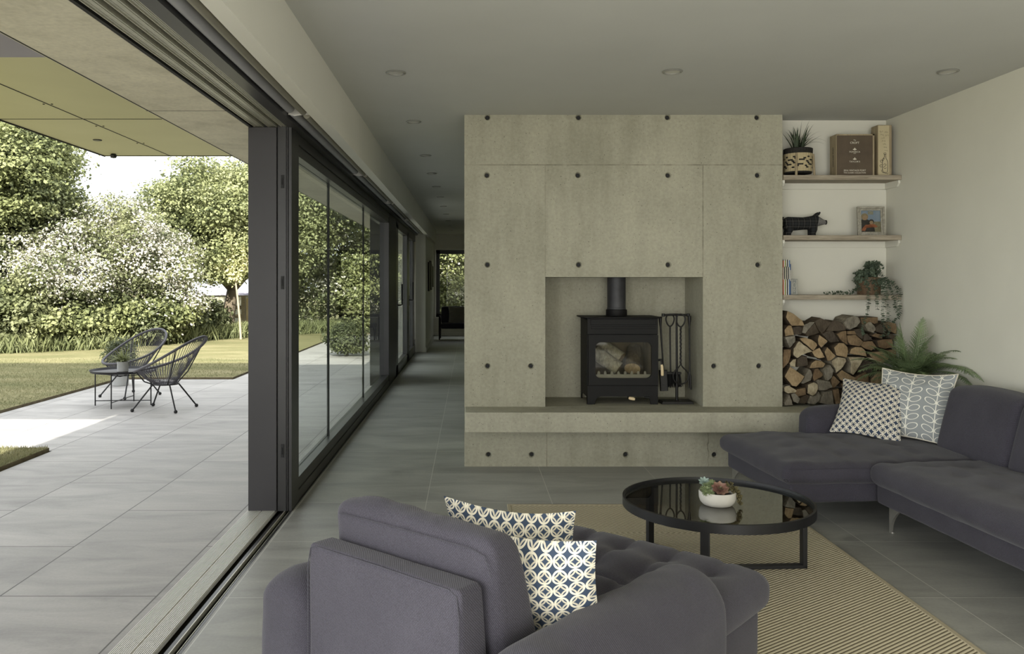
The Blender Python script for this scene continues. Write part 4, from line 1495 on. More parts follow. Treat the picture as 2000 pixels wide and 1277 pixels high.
def build_log_pile():
    YF = 6.345

    def W(px, py):
        return ((px - 918) / F_PX * YF, 1.4 - (py - 552) / F_PX * YF)
    S = 12.77
    OFF = {'A': (1525, 600), 'B': (1645, 600), 'C': (1525, 695), 'D': (1645, 695)}
    # block, material, words, outline
    L = [
        ('A', 'tan', 'topmost tan split log leaning in the corner by the concrete', [(165, 90), (330, 170), (430, 250), (540, 330), (600, 460), (300, 470), (240, 410), (135, 240)]),
        ('A', 'tan', 'tan wedge log under the topmost leaning log', [(200, 450), (280, 460), (350, 690), (120, 730), (100, 570)]),
        ('A', 'grey', 'grey knotted log against the concrete in the upper stack', [(100, 750), (350, 705), (365, 860), (240, 1015), (170, 880)]),
        ('A', 'dark', 'dark brown log set back at the upper left', [(330, 500), (560, 480), (640, 560), (560, 690), (400, 700), (345, 600)]),
        ('A', 'grey', 'grey barked log sloping up at the top left', [(600, 440), (740, 365), (860, 370), (705, 570), (640, 665), (560, 640)]),
        ('A', 'dark', 'dark triangular log in the top row', [(875, 390), (1010, 650), (700, 735), (650, 670), (740, 540)]),
        ('A', 'dark', 'dark peaked log with ringed face at the top', [(880, 360), (1040, 265), (1250, 350), (1330, 380), (1150, 600), (1065, 665), (960, 540)]),
        ('A', 'dark', 'dark domed log between the peaked and the round one', [(1340, 350), (1390, 335), (1560, 390), (1655, 480), (1670, 570), (1480, 605), (1180, 600), (1250, 480)]),
        ('A', 'tan', 'long tan log face in the upper left', [(480, 780), (620, 755), (780, 810), (900, 900), (912, 960), (820, 1090), (700, 990), (560, 880)]),
        ('A', 'pale', 'large pale triangular log at the left', [(450, 840), (785, 1095), (560, 1180), (430, 1275), (335, 1200), (330, 1030)]),
        ('A', 'tan', 'small tan kite shaped log right of the long tan one', [(990, 690), (1190, 850), (1030, 1010), (960, 930), (950, 800)]),
        ('A', 'dark', 'dark grey four sided log with bright specks', [(1050, 660), (1250, 590), (1350, 600), (1515, 865), (1280, 890), (1170, 800)]),
        ('A', 'brown', 'brown cracked log under the dark domed one', [(1400, 665), (1560, 600), (1655, 588), (1690, 780), (1725, 950), (1600, 880), (1500, 790)]),
        ('A', 'tan', 'tan quarter log below the kite shaped one', [(800, 1110), (990, 1010), (1105, 1250), (960, 1277), (860, 1230)]),
        ('A', 'tan', 'narrow tan wedge log left of the big round one', [(1150, 990), (1385, 1220), (1250, 1340), (1180, 1345), (1085, 1110)]),
        ('A', 'tan', 'big round tan log in the middle of the stack', [(1350, 1010), (1480, 892), (1610, 900), (1700, 1000), (1712, 1110), (1665, 1262), (1540, 1235), (1400, 1205)]),
        ('A', 'brown', 'tall rough brown log against the concrete at mid height', [(95, 1060), (270, 1050), (275, 1200), (230, 1400), (95, 1550)]),
        ('B', 'grey', 'large rounded grey log on top of the stack', [(55, 380), (120, 270), (290, 205), (420, 240), (495, 360), (400, 490), (210, 568), (120, 500)]),
        ('B', 'grey', 'upright oval grey log near the trailing plant', [(580, 460), (640, 360), (740, 370), (830, 470), (855, 560), (790, 645), (650, 590)]),
        ('B', 'brown', 'flat topped dark plank like log behind the trailing stems', [(470, 258), (940, 250), (935, 400), (840, 420), (740, 350), (640, 345), (590, 430), (510, 430)]),
        ('B', 'brown', 'small brown log above the split orange brown one', [(160, 600), (340, 590), (400, 690), (160, 682)]),
        ('B', 'brown', 'orange brown split log with frayed lower edge', [(160, 702), (380, 690), (550, 870), (450, 980), (250, 950), (190, 880)]),
        ('B', 'dark', 'black charred looking log under the oval grey one', [(350, 560), (560, 530), (600, 600), (590, 700), (545, 805), (430, 720)]),
        ('B', 'dark', 'dark low wedge log right of the charred one', [(600, 680), (690, 665), (825, 820), (580, 850)]),
        ('B', 'brown', 'broad brown half round log at the top right', [(1050, 400), (1200, 362), (1380, 415), (1480, 530), (1490, 680), (1200, 595)]),
        ('B', 'dark', 'dark triangular log behind the hanging stems', [(880, 500), (1015, 410), (1150, 610), (1100, 660), (930, 630), (860, 600)]),
        ('B', 'brown', 'thin brown wedge log above the fern tips', [(740, 712), (850, 650), (1030, 690), (1030, 785), (900, 762)]),
        ('B', 'tan', 'pale tan half round log above the striped one', [(195, 1160), (250, 1040), (360, 990), (500, 1000), (600, 1090), (628, 1235), (400, 1192)]),
        ('B', 'brown', 'red brown log just behind the fern tip', [(480, 960), (560, 855), (800, 850), (905, 1000), (760, 1090), (600, 1040)]),
        ('B', 'brown', 'brown log half hidden by fern fronds', [(900, 830), (1060, 800), (1290, 800), (1350, 1000), (1120, 1050), (950, 1000)]),
        ('B', 'dark', 'dark log below the half round one by the wall', [(1180, 640), (1470, 710), (1490, 860), (1310, 830), (1190, 740)]),
        ('B', 'tan', 'long tan log sloping behind the fern', [(650, 1130), (1000, 1100), (1210, 1250), (1010, 1400), (760, 1290)]),
        ('B', 'brown', 'brown log behind the fern next to the white wall', [(1130, 1075), (1460, 1050), (1480, 1320), (1240, 1260)]),
        ('C', 'dark', 'dark squarish log with shaggy bark edges', [(440, 90), (540, 10), (700, 20), (718, 240), (430, 290)]),
        ('C', 'pale', 'smooth pale log left of the shaggy barked one', [(235, 180), (320, 90), (400, 85), (385, 290), (250, 255)]),
        ('C', 'tan', 'low arched tan log right of the shaggy one', [(730, 312), (780, 195), (900, 112), (1050, 130), (1150, 200), (1090, 290)]),
        ('C', 'tan', 'large tan diamond shaped log at the lower left', [(225, 255), (590, 510), (520, 640), (400, 770), (300, 755), (105, 520)]),
        ('C', 'grey', 'grey half round log with a pale edge', [(735, 325), (790, 370), (822, 480), (770, 620), (580, 702), (505, 690), (600, 560), (650, 450)]),
        ('C', 'brown', 'dull brown five sided log right of the grey half round', [(838, 430), (880, 330), (970, 318), (1110, 480), (1070, 530), (860, 635), (830, 560)]),
        ('C', 'grey', 'grey brown rounded log with a pale split side', [(1070, 380), (1260, 235), (1340, 350), (1295, 540), (1190, 625), (1120, 490)]),
        ('C', 'pale', 'pale grey log tapering downwards at the centre', [(1280, 130), (1440, 30), (1640, 65), (1662, 140), (1560, 300), (1400, 432), (1370, 310), (1300, 220)]),
        ('C', 'tan', 'flat faced tan plank log near the centre', [(1390, 462), (1530, 350), (1910, 565), (1830, 692), (1500, 612)]),
        ('C', 'brown', 'small brown kite shaped log above the circle cushion', [(1275, 620), (1330, 490), (1505, 650), (1370, 805), (1310, 800)]),
        ('C', 'grey', 'broad grey brown log over the lowest row', [(900, 640), (970, 598), (1240, 640), (1305, 790), (1090, 865), (960, 862), (940, 740)]),
        ('C', 'pale', 'pale hexagonal log in the second lowest row', [(675, 720), (830, 655), (930, 715), (942, 830), (890, 940), (810, 1003), (672, 935)]),
        ('C', 'pale', 'splintered pale log at the lower left by the concrete', [(90, 800), (130, 755), (230, 745), (405, 870), (370, 912), (190, 942), (100, 885)]),
        ('C', 'brown', 'smooth chocolate brown log near the bottom left', [(420, 845), (640, 800), (655, 970), (450, 1035), (385, 940)]),
        ('C', 'grey', 'grey triangular log in the bottom left corner', [(95, 1170), (230, 965), (312, 1225), (110, 1243)]),
        ('C', 'grey', 'narrow grey barked log second in the bottom row', [(265, 955), (350, 925), (490, 1065), (430, 1190), (325, 1145)]),
        ('C', 'dark', 'dark barky log in the bottom row', [(440, 1185), (560, 1030), (700, 975), (765, 1010), (650, 1205), (520, 1200)]),
        ('C', 'grey', 'rounded grey log in the bottom row below the hexagonal one', [(715, 1195), (780, 1010), (905, 990), (950, 895), (1012, 980), (980, 1110), (860, 1210)]),
        ('C', 'grey', 'big blocky grey brown log in the bottom row', [(1015, 1050), (1120, 900), (1300, 865), (1365, 1215), (1200, 1230), (1080, 1190), (1000, 1180)]),
        ('C', 'brown', 'upright brown log behind the corner of the circle cushion', [(1310, 850), (1460, 818), (1525, 1190), (1400, 1220)]),
        ('D', 'pale', 'pale striped log with sawn lines below the half round one', [(150, 30), (560, 30), (480, 160), (370, 370), (290, 482), (215, 430), (225, 200)]),
        ('D', 'dark', 'wide dark brown log right of the striped one', [(560, 70), (905, 220), (800, 340), (808, 500), (740, 542), (700, 440), (420, 380), (450, 230)]),
        ('D', 'brown', 'rough two toned log above the circle cushion', [(320, 560), (600, 405), (710, 470), (722, 785), (500, 745), (300, 695)]),
        ('D', 'tan', 'tan cracked log left of the leaf cushion corner', [(730, 580), (960, 380), (1110, 480), (1150, 600), (1005, 770), (735, 790)]),
        ('D', 'brown', 'orange brown log above the leaf cushion corner', [(850, 320), (960, 240), (1090, 300), (1300, 360), (1280, 420), (1150, 450), (980, 350)]),
        ('D', 'pale', 'thin pale splintered log wedged above the wide dark one', [(590, 20), (1000, 100), (1060, 180), (960, 205), (850, 150)]),
        ('D', 'brown', 'flat brown log peeping over the circle cushion', [(0, 702), (230, 680), (295, 790), (50, 805)]),
        ('D', 'brown', 'low brown log just above the middle of the circle cushion', [(300, 762), (550, 780), (700, 800), (690, 870), (300, 870)]),
        ('D', 'dark', 'dark log between the two cushions', [(1080, 720), (1215, 690), (1240, 860), (980, 860)]),
        ('D', 'dark', 'small dark log by the corner of the leaf cushion', [(1150, 480), (1245, 470), (1230, 680), (1110, 672)]),
    ]
    hid = [[(50, 880), (290, 890), (310, 1215), (-10, 1225)], [(320, 890), (640, 890), (630, 1215), (330, 1215)], [(660, 890), (960, 880), (940, 1215), (650, 1215)],
           [(980, 880), (1250, 880), (1240, 1215), (960, 1215)], [(1270, 480), (1490, 500), (1480, 800), (1270, 800)], [(1270, 820), (1480, 820), (1480, 1215), (1260, 1215)]]
    for i, h in enumerate(hid):
        L.append(('D', 'brown', None, h))
    rs = random.Random(11)
    for q, (blk, mt, words, poly) in enumerate(L):
        ox, oy = OFF[blk]
        pts = [W(ox + x / S, oy + y / S) for x, y in poly]
        # keep inside the alcove
        pts = [(min(3.268, max(2.392, x)), max(0.458, z)) for x, z in pts]
        cx = sum(p[0] for p in pts) / len(pts)
        cz = sum(p[1] for p in pts) / len(pts)
        # refine outline: split edges and roughen
        fine = []
        n = len(pts)
        for i in range(n):
            a, b = pts[i], pts[(i + 1) % n]
            L_ = math.hypot(b[0] - a[0], b[1] - a[1])
            k = max(1, int(L_ / 0.016))
            for j in range(k):
                f = j / k
                x, z = a[0] + (b[0] - a[0]) * f, a[1] + (b[1] - a[1]) * f
                if j:
                    e = 0.0018
                    x += rs.uniform(-e, e)
                    z += rs.uniform(-e, e)
                fine.append((x * 0.985 + cx * 0.015, z * 0.985 + cz * 0.015))
        set_back = {'dark': 0.022, 'brown': 0.012}.get(mt, 0.0) + rs.uniform(0, 0.018)
        if words and 'set back' in words or words is None:
            set_back += 0.02
        y0 = YF + set_back
        y1 = 6.548
        tilt_x, tilt_z = rs.uniform(-0.16, 0.16), rs.uniform(-0.16, 0.16)
        m = MB()
        N = len(fine)
        V, Fc, MI = [], [], []
        ch = 0.003
        for (s, y) in ((0.97, y0), (1.0, y0 + ch), (1.03, (y0 + y1) / 2), (1.05, y1)):
            for (x, z) in fine:
                xx, zz = (x - cx) * s, (z - cz) * s
                yy = y + (xx * tilt_x + zz * tilt_z) * (1 if y < y0 + 0.01 else 0.0)
                V.append((max(2.386 - cx, min(3.274 - cx, xx)), yy - y0, max(zz, 0.4575 - cz)))
        for r_ in range(3):
            for i in range(N):
                j = (i + 1) % N
                Fc.append((r_ * N + i, (r_ + 1) * N + i, (r_ + 1) * N + j, r_ * N + j))
                MI.append(0 if r_ == 0 else 1)
        cidx = len(V)
        V.append((0.0, -0.002, 0.0))
        for i in range(N):
            Fc.append((i, (i + 1) % N, cidx)); MI.append(0)
        Fc.append(tuple(3 * N + i for i in range(N))[::-1]); MI.append(0)
        m.v, m.f, m.mi = V, Fc, MI
        bark = M['bark_grey'] if mt in ('pale', 'grey') and rs.random() < 0.6 else M['bark']
        o = m.build('firewood_log', [M['log_' + mt], bark], None, smooth=30)
        o.location = (cx, y0, cz)
        if words:
            tag(o, words if len(words.split()) >= 4 else words, 'log', 'split logs stacked in the alcove')
        else:
            tag(o, 'split log low in the stack hidden behind the two cushions', 'log', 'hidden split logs behind the cushions')


# ================================================================== SHELVES AND WHAT STANDS ON THEM
def build_shelves():
    names = ('top floating shelf of limed wood carrying the wooden boxes', 'middle floating shelf of limed wood carrying the dark pig', 'lowest floating shelf of limed wood above the log stack')
    zs = (2.218, 1.761, 1.307)
    for nm, z in zip(names, zs):
        o = empty('wall_shelf', (2.382, 6.318, z), 0, nm, 'shelf', 'floating shelves in the alcove')
        MB().box(0.0, 0.896, 0.0, 0.240, -0.037, 0.0).build('board', M['shelf_wood'], o, bevel=0.003)
        b = MB().box(0.0, 0.896, 0.222, 0.2405, -0.084, -0.037)
        b.build('back_batten', M['paint_white'], o)
        for x in (0.0, 0.880):
            MB().prism([(0.02, -0.037), (0.2405, -0.037), (0.2405, -0.084), (0.045, -0.084), (0.02, -0.06)], x, x + 0.016, axis='x').build('side_batten', M['paint_white'], o)


def frond(m, base, direction, length, width, droop, npairs=22, mi=0, curl=0.0, seed=0, start=0.15, stem=0.0016, fine=False):
    """a feathery frond added to the mesh builder m"""
    rs = random.Random(seed)
    d = Vector(direction).normalized()
    p = Vector(base)
    pts, dirs = [], []
    n = npairs * 2
    seg = length / n
    for i in range(n + 1):
        pts.append(p.copy()); dirs.append(d.copy())
        d = (d + Vector((0, 0, -droop * seg / length)) * (0.6 + 1.6 * i / n)).normalized()
        p = p + d * seg
    m.tube(pts[::2], [stem * (1 - 0.7 * i / (len(pts[::2]) - 1)) for i in range(len(pts[::2]))], 5, mi=mi, caps=False)
    for i in range(int(n * start), n + 1):
        t = i / n
        w = width * (math.sin(PI * min(1, (t - start) / (1 - start) * 0.72 + 0.25)) ** 0.9) * (1.0 if t < 0.97 else 0.6)
        dd = dirs[i]
        side = dd.cross(Vector((0, 0, 1)))
        side = side.normalized() if side.length > 1e-4 else Vector((1, 0, 0))
        up = side.cross(dd).normalized()
        lw = seg * 0.78
        for sg in (-1, 1):
            a = side * sg * 0.88 + dd * 0.55 - up * 0.18
            a = (a + Vector((rs.uniform(-.12, .12), rs.uniform(-.12, .12), rs.uniform(-.12, .12)))).normalized()
            p0 = pts[i]
            tip = p0 + a * w
            if fine:
                k = 5
                bn = a.cross(up).normalized()
                prev0, prev1 = p0 + dd * lw * 0.5, p0 - dd * lw * 0.5
                V, Fc = [], []
                for q in range(k):
                    f0 = q / k
                    c0 = p0.lerp(tip, f0)
                    c1 = p0.lerp(tip, (q + 1.0) / k)
                    h = lw * (1 - f0) * 0.95 + 0.0006
                    V += [c0, c0.lerp(c1, 0.55) + bn * h + a * h * 0.4, c1, c0.lerp(c1, 0.55) - bn * h + a * h * 0.4]
                    o_ = len(V) - 4
                    Fc.append((o_, o_ + 1, o_ + 2, o_ + 3))
                m.add(V, Fc, mi)
            else:
                m.add([p0 - dd * lw * 0.5, p0 + a * w * 0.55 - dd * lw * 0.25, tip, p0 + a * w * 0.5 + dd * lw * 0.45, p0 + dd * lw * 0.5], [(0, 1, 2, 3, 4)], mi)


def build_fern():
    px, py, pz = 3.125, 5.90, 0.725
    o = empty('potted_fern', (px, py, 0), 0, 'feathery green fern in a black pot behind the sofa arm by the white wall', 'potted plant')
    q = MB().lathe([(0.0, 0.0), (0.085, 0.0), (0.086, 0.01), (0.098, pz - 0.03), (0.106, pz - 0.028), (0.106, pz), (0.098, pz), (0.094, pz - 0.03), (0.0, pz - 0.03)], 32)
    q.build('pot', M['pot_black'], o, smooth=40)
    m = MB()
    rs = random.Random(5)
    # frond ends as seen: left spread, tall ones, right spread
    tips = [(-0.36, 0.06, 0.10), (-0.33, -0.02, 0.17), (-0.30, 0.10, 0.23), (-0.27, -0.05, 0.03), (-0.23, 0.12, 0.16), (-0.20, 0.0, 0.30),
            (-0.12, 0.05, 0.30), (-0.05, 0.0, 0.37), (0.06, 0.02, 0.43), (0.00, 0.08, 0.31), (0.10, -0.04, 0.34), (0.26, -0.20, 0.33),
            (0.15, -0.10, 0.25), (0.20, -0.20, 0.22), (0.30, -0.45, 0.24), (0.28, -0.38, 0.16), (0.20, -0.34, 0.08), (0.10, -0.20, 0.20),
            (-0.12, -0.16, 0.16), (-0.20, -0.20, 0.10), (-0.03, -0.22, 0.14), (0.05, -0.18, 0.08), (-0.10, 0.12, 0.22), (-0.26, 0.05, 0.28), (-0.16, -0.08, 0.22), (0.02, -0.10, 0.24)]
    for i, t in enumerate(tips):
        v = Vector(t)
        px_max = 3.265 - px
        if v.x > px_max:
            v.y -= (v.x - px_max) * 0.8
            v.x = px_max - 0.01 * (i % 3)
        L = v.length * 1.08
        d = Vector((v.x, v.y, v.z + 0.30 * L)).normalized()
        for rep in range(2):
            d2 = (d + Vector((rs.uniform(-.16, .16), rs.uniform(-.16, .16), rs.uniform(-.1, .1))) * rep).normalized()
            frond(m, (rs.uniform(-.03, .03), rs.uniform(-.03, .03), pz - 0.03), d2, L * (1.0 if rep == 0 else rs.uniform(0.65, 0.92)), 0.078 + 0.02 * rs.random(), 1.0, 26, seed=i + 100 * rep, start=0.2, fine=True)
    for k in range(14):
        a = rs.uniform(0, 2 * PI)
        d = Vector((math.cos(a) * 0.6, math.sin(a) * 0.6, 0.7))
        frond(m, (rs.uniform(-.04, .04), rs.uniform(-.04, .04), pz - 0.03), d, rs.uniform(0.12, 0.2), 0.035, 0.7, 14, seed=50 + k, fine=True)
    m.v = [(min(x, 3.272 - px), y, z) for x, y, z in m.v]
    m.build('fronds', M['fern'], o, recalc=False)
    MB().lathe([(0, 0), (0.094, 0), (0.0, 0.006)], 24).build('soil', M['soil'], o).location = (0, 0, pz - 0.03)


def strap_leaf(m, base, d, length, width, droop, mi=0, n=9):
    d = Vector(d).normalized()
    p = Vector(base)
    V, Fc = [], []
    for i in range(n + 1):
        t = i / n
        side = d.cross(Vector((0, 0, 1)))
        side = side.normalized() if side.length > 1e-4 else Vector((1, 0, 0))
        w = width * (0.35 + 0.65 * math.sin(PI * min(1, t * 0.8 + 0.18))) * (1 - t ** 4)
        upv = side.cross(d).normalized()
        V += [p - side * w / 2 + upv * w * 0.15, p, p + side * w / 2 + upv * w * 0.15]
        d = (d + Vector((0, 0, -droop / n)) * (0.4 + 1.5 * t)).normalized()
        p = p + d * length / n
    for i in range(n):
        a = i * 3
        Fc += [(a, a + 1, a + 4, a + 3), (a + 1, a + 2, a + 5, a + 4)]
    m.add(V, Fc, mi)


def build_basket_plant():
    x, y, z = 2.535, 6.43, 2.218
    o = empty('potted_plant', (x, y, z), 0, 'spiky green plant in a black and cream woven basket on the top shelf', 'potted plant')
    # woven pattern
    k = NT('woven_basket', 0.8, 0, 0.3)
    co = k.coord()
    px_, py_, pz_ = k.sep(co)
    ang = k.math('MULTIPLY', k.math('ARCTAN2', py_, px_), 30 / (2 * PI))
    row = k.math('MULTIPLY', pz_, 1 / 0.0115)
    ri = k.math('FLOOR', row)
    ai = k.math('FLOOR', k.math('ADD', ang, k.math('MULTIPLY', k.math('MODULO', ri, 2.0), 0.5)))
    # diamonds: tile of 8 around, using |a|+|r|
    ta = k.math('ABSOLUTE', k.math('SUBTRACT', k.math('MODULO', k.math('ADD', ai, 80.0), 8.0), 3.5))
    tr = k.math('ABSOLUTE', k.math('SUBTRACT', ri, 8.5))
    dd = k.math('ADD', ta, tr)
    band = k.math('LESS_THAN', tr, 5.9)
    cream = k.math('MAXIMUM', k.math('MULTIPLY', k.math('LESS_THAN', k.math('MODULO', dd, 3.0), 1.5), band), k.math('MULTIPLY', k.math('GREATER_THAN', tr, 4.4), band))
    wob = k.math('MULTIPLY', k.math('SINE', k.math('MULTIPLY', row, 2 * PI)), 0.5)
    k.color(k.mix(cream, srgb(38, 36, 33), srgb(176, 162, 128)))
    k.bump(k.math('ADD', wob, k.math('SINE', k.math('MULTIPLY', ang, 2 * PI))), 0.5, 0.002)
    MB().lathe([(0, 0.022), (0.098, 0.022), (0.103, 0.03), (0.104, 0.12), (0.107, 0.212), (0.102, 0.215), (0.098, 0.205), (0.0, 0.195)], 44).build('basket', k.m, o, smooth=50)
    for a in (-2.05, -0.4, 1.2, 2.7):
        c, s = math.cos(a), math.sin(a)
        MB().tube([(0.116 * c, 0.116 * s, 0.0), (0.112 * c, 0.112 * s, 0.10), (0.110 * c, 0.110 * s, 0.170)], [0.010, 0.009, 0.007], 8).build('leg', M['box_wood'], o, smooth=50)
    m = MB()
    rs = random.Random(9)
    for i in range(34):
        a = rs.uniform(0, 2 * PI)
        tilt = rs.uniform(0.15, 0.95)
        d = (math.cos(a) * tilt * (1.2 if math.cos(a) > 0 else 0.7), math.sin(a) * tilt * 0.45, 1.0)
        strap_leaf(m, (rs.uniform(-.035, .035), rs.uniform(-.03, .03), 0.19), d, rs.uniform(0.14, 0.24), rs.uniform(0.010, 0.022), rs.uniform(0.2, 1.3))
    for (dx, L, wd, dr) in ((0.30, 0.27, 0.022, 0.25), (0.42, 0.255, 0.020, 0.5), (0.1, 0.25, 0.022, 0.1), (-0.35, 0.19, 0.026, 0.5), (0.9, 0.235, 0.009, 1.4), (0.7, 0.26, 0.008, 1.6)):
        strap_leaf(m, (0.0, 0, 0.19), (dx, -0.05, 1.0), L, wd, dr)
    lim = 2.384 - x
    m.v = [(max(a, lim + 0.002), min(b, 0.12), min(c, 2.676 - z)) for a, b, c in m.v]
    m.build('leaves', M['strap'], o, recalc=False)


def build_shelf_objects():
    z = 2.218
    # port wine box
    x0, x1, y0, y1 = 2.800, 3.092, 6.362, 6.475
    h = 0.318
    o = empty('wooden_box', (x0, y0, z), 0, 'square wooden wine box with brown lettered panel on the top shelf', 'box')
    W = x1 - x0
    MB().box(0, W, 0.004, y1 - y0, 0, h).build('box', M['box_wood'], o, bevel=0.002)
    f = MB().box(0, W, 0, 0.004, h - 0.010, h).box(0, 0.004, 0, 0.004, 0, h).box(W - 0.012, W, 0, 0.004, 0, h)
    f.build('rim', M['box_wood'], o)
    bx('front_panel', 0.004, W - 0.012, 0.001, 0.004, 0.0, h - 0.010, M['leather_panel'], o)
    R = (PI / 2, 0, 0)
    cx = W / 2 - 0.004

    def T(s, size, zz, sp=1.0, yy=0.0005):
        text_obj('lettering', s, size, M['print'], o, (cx, yy, zz), R, 0.0005, spacing=sp)
    T('The', 0.012, 0.272)
    T('CROFT', 0.022, 0.251)
    T('FONSECA', 0.017, 0.182, 1.15)
    T('PORTO', 0.006, 0.170)
    T("TAYLOR'S", 0.017, 0.107, 1.1)
    T('2016 VINTAGE PORT', 0.0185, 0.040)
    T('THE CLASSIC COLLECTION', 0.0138, 0.022)
    for zz in (0.201, 0.127):
        e = MB()
        e.lathe([(0.0, 0), (0.007, 0), (0.007, 0.0012), (0, 0.0012)], 12, mat=Matrix.Translation((cx, 0.0005, zz)) @ Matrix.Rotation(PI / 2, 4, 'X'))
        for s in (-1, 1):
            e.prism([(cx + s * 0.005, zz - 0.004), (cx + s * 0.015, zz - 0.002), (cx + s * 0.012, zz + 0.003), (cx + s * 0.005, zz + 0.004)], -0.0006, 0.0005, axis='y')
        e.prism([(cx - 0.006, zz + 0.006), (cx, zz + 0.013), (cx + 0.006, zz + 0.006)], -0.0006, 0.0005, axis='y')
        e.build('emblem', M['print'], o)
    text_obj('side_lettering', 'VINTAGE PORT', 0.022, M['ink'], o, (-0.0004, 0.052, 0.15), (PI / 2, -PI / 2, -PI / 2), 0.0004)
    # slim upright box
    x0, x1, y0, y1, h = 3.128, 3.236, 6.385, 6.490, 0.392
    o = empty('wooden_box', (x0, y0, z), 0, 'tall slim pine bottle box with handwriting and bottle drawing beside the square box', 'box')
    W = x1 - x0
    MB().box(0, W, 0.0, y1 - y0, 0, h).build('box', M['box_wood'], o, bevel=0.002)
    bx('lid', 0.004, W - 0.020, -0.003, 0.0, 0.0, h - 0.006, mottled('pale_lid', srgb(178, 166, 132), srgb(190, 178, 146), 5, 0.6), o)

    def ink(name, strokes, r=0.0011):
        q = MB()
        for s in strokes:
            q.tube([(a, -0.004, b) for a, b in s], r, 5)
        q.build(name, M['ink'], o)
    ink('bottle_drawing', [
        [(0.050, 0.165), (0.050, 0.148), (0.046, 0.135), (0.036, 0.118), (0.034, 0.090), (0.036, 0.045), (0.042, 0.030), (0.066, 0.026), (0.074, 0.034), (0.076, 0.060), (0.076, 0.105), (0.070, 0.122), (0.062, 0.136), (0.060, 0.150), (0.060, 0.165), (0.050, 0.166)],
        [(0.047, 0.166), (0.047, 0.176), (0.062, 0.177), (0.063, 0.166), (0.047, 0.166)]], 0.0018)
    ink('bottle_scrolls', [
        [(0.042, 0.085), (0.052, 0.095), (0.064, 0.088), (0.060, 0.078), (0.048, 0.074), (0.044, 0.064), (0.054, 0.056), (0.066, 0.064)],
        [(0.034, 0.115), (0.026, 0.125), (0.018, 0.118), (0.022, 0.106), (0.032, 0.104)],
        [(0.034, 0.085), (0.022, 0.088), (0.014, 0.078), (0.022, 0.068), (0.034, 0.072)],
        [(0.036, 0.050), (0.028, 0.040), (0.036, 0.028), (0.056, 0.022), (0.078, 0.016), (0.080, 0.028)],
        [(0.042, 0.115), (0.034, 0.130), (0.044, 0.138), (0.052, 0.128)]], 0.0016)
    rs = random.Random(2)
    st = []
    for r_ in range(7):
        zz = 0.335 - r_ * 0.024
        xx = 0.014 + 0.006 * r_
        for w_ in range(2):
            pts = []
            for i in range(7):
                pts.append((xx + i * 0.0042, zz + (0.009 if i % 2 else 0) + rs.uniform(-0.004, 0.004) - w_ * 0.003))
            if pts[-1][0] < W - 0.022:
                st.append(pts)
            xx += 0.038
    ink('handwriting', st, 0.0006)

    # pig
    z = 1.761
    o = empty('pig_figure', (2.590, 6.43, z), 0, 'black tartan fabric pig figure standing on the middle shelf', 'ornament')
    k = NT('tartan_cloth', 0.85, 0, 0.2)
    co = k.coord()
    xx, yy, zz = k.sep(co)

    def stripe(v, p, w, off=0.0):
        return k.math('LESS_THAN', k.math('ABSOLUTE', k.math('SUBTRACT', k.math('FRACT', k.math('ADD', k.math('DIVIDE', v, p), off)), 0.5)), w)
    s = k.math('ADD', k.math('MULTIPLY', stripe(xx, 0.045, 0.05), 0.5), k.math('MULTIPLY', stripe(zz, 0.045, 0.05), 0.5))
    s2 = k.math('MULTIPLY', k.math('ADD', stripe(xx, 0.045, 0.22, 0.5), stripe(zz, 0.045, 0.22, 0.5)), 0.25)
    c = k.mix(s2, srgb(24, 24, 24), srgb(46, 48, 50))
    k.color(k.mix(s, c, srgb(84, 82, 78)))
    tartan = k.m
    felt = mottled('black_felt', srgb(20, 20, 20), srgb(28, 28, 28), 60, 0.95)
    grey = mottled('grey_tweed', srgb(84, 82, 80), srgb(120, 118, 114), 160, 0.95)

    def loft(rings, n=20):
        q = MB()
        V, Fc = [], []
        for (c, ry, rz, lean) in rings:
            for i in range(n):
                a = 2 * PI * i / n
                V.append((c[0] + lean * math.sin(a) * rz, c[1] + ry * math.cos(a), c[2] + rz * math.sin(a)))
        for r_ in range(len(rings) - 1):
            for i in range(n):
                j = (i + 1) % n
                Fc.append((r_ * n + i, r_ * n + j, (r_ + 1) * n + j, (r_ + 1) * n + i))
        Fc.append(tuple(range(n))[::-1])
        Fc.append(tuple((len(rings) - 1) * n + i for i in range(n)))
        return q.add(V, Fc)
    # trunk, neck and head crown in one surface; legs grow from it
    body = loft([((-0.166, 0, 0.105), 0.012, 0.016, 0), ((-0.158, 0, 0.100), 0.036, 0.040, 0), ((-0.135, 0, 0.094), 0.048, 0.054, 0), ((-0.08, 0, 0.094), 0.052, 0.052, 0),
                 ((-0.02, 0, 0.096), 0.050, 0.048, 0), ((0.03, 0, 0.100), 0.048, 0.051, 0), ((0.062, 0, 0.104), 0.045, 0.057, 0.15), ((0.082, 0, 0.110), 0.040, 0.050, 0.2), ((0.090, 0, 0.112), 0.036, 0.043, 0.2)])
    for (lx, ly) in ((-0.138, -0.026), (-0.138, 0.026), (0.052, -0.026), (0.052, 0.026)):
        f = 0.012 if lx < 0 else 0.004
        body.tube([(lx, ly, 0.085), (lx + f, ly, 0.045), (lx - 0.002, ly, 0.018), (lx, ly, 0.0)], [0.033, 0.026, 0.020, 0.021], 14)
    b = body.build('body', tartan, o, smooth=60)
    md = b.modifiers.new('remesh', 'REMESH')
    md.mode = 'VOXEL'
    md.voxel_size = 0.004
    md.use_smooth_shade = True
    hd = loft([((0.086, 0, 0.112), 0.036, 0.044, 0.2), ((0.105, 0, 0.112), 0.032, 0.036, 0.1), ((0.135, 0, 0.108), 0.022, 0.022, 0), ((0.156, 0, 0.105), 0.016, 0.015, 0)])
    hd.build('face', grey, o, smooth=60)
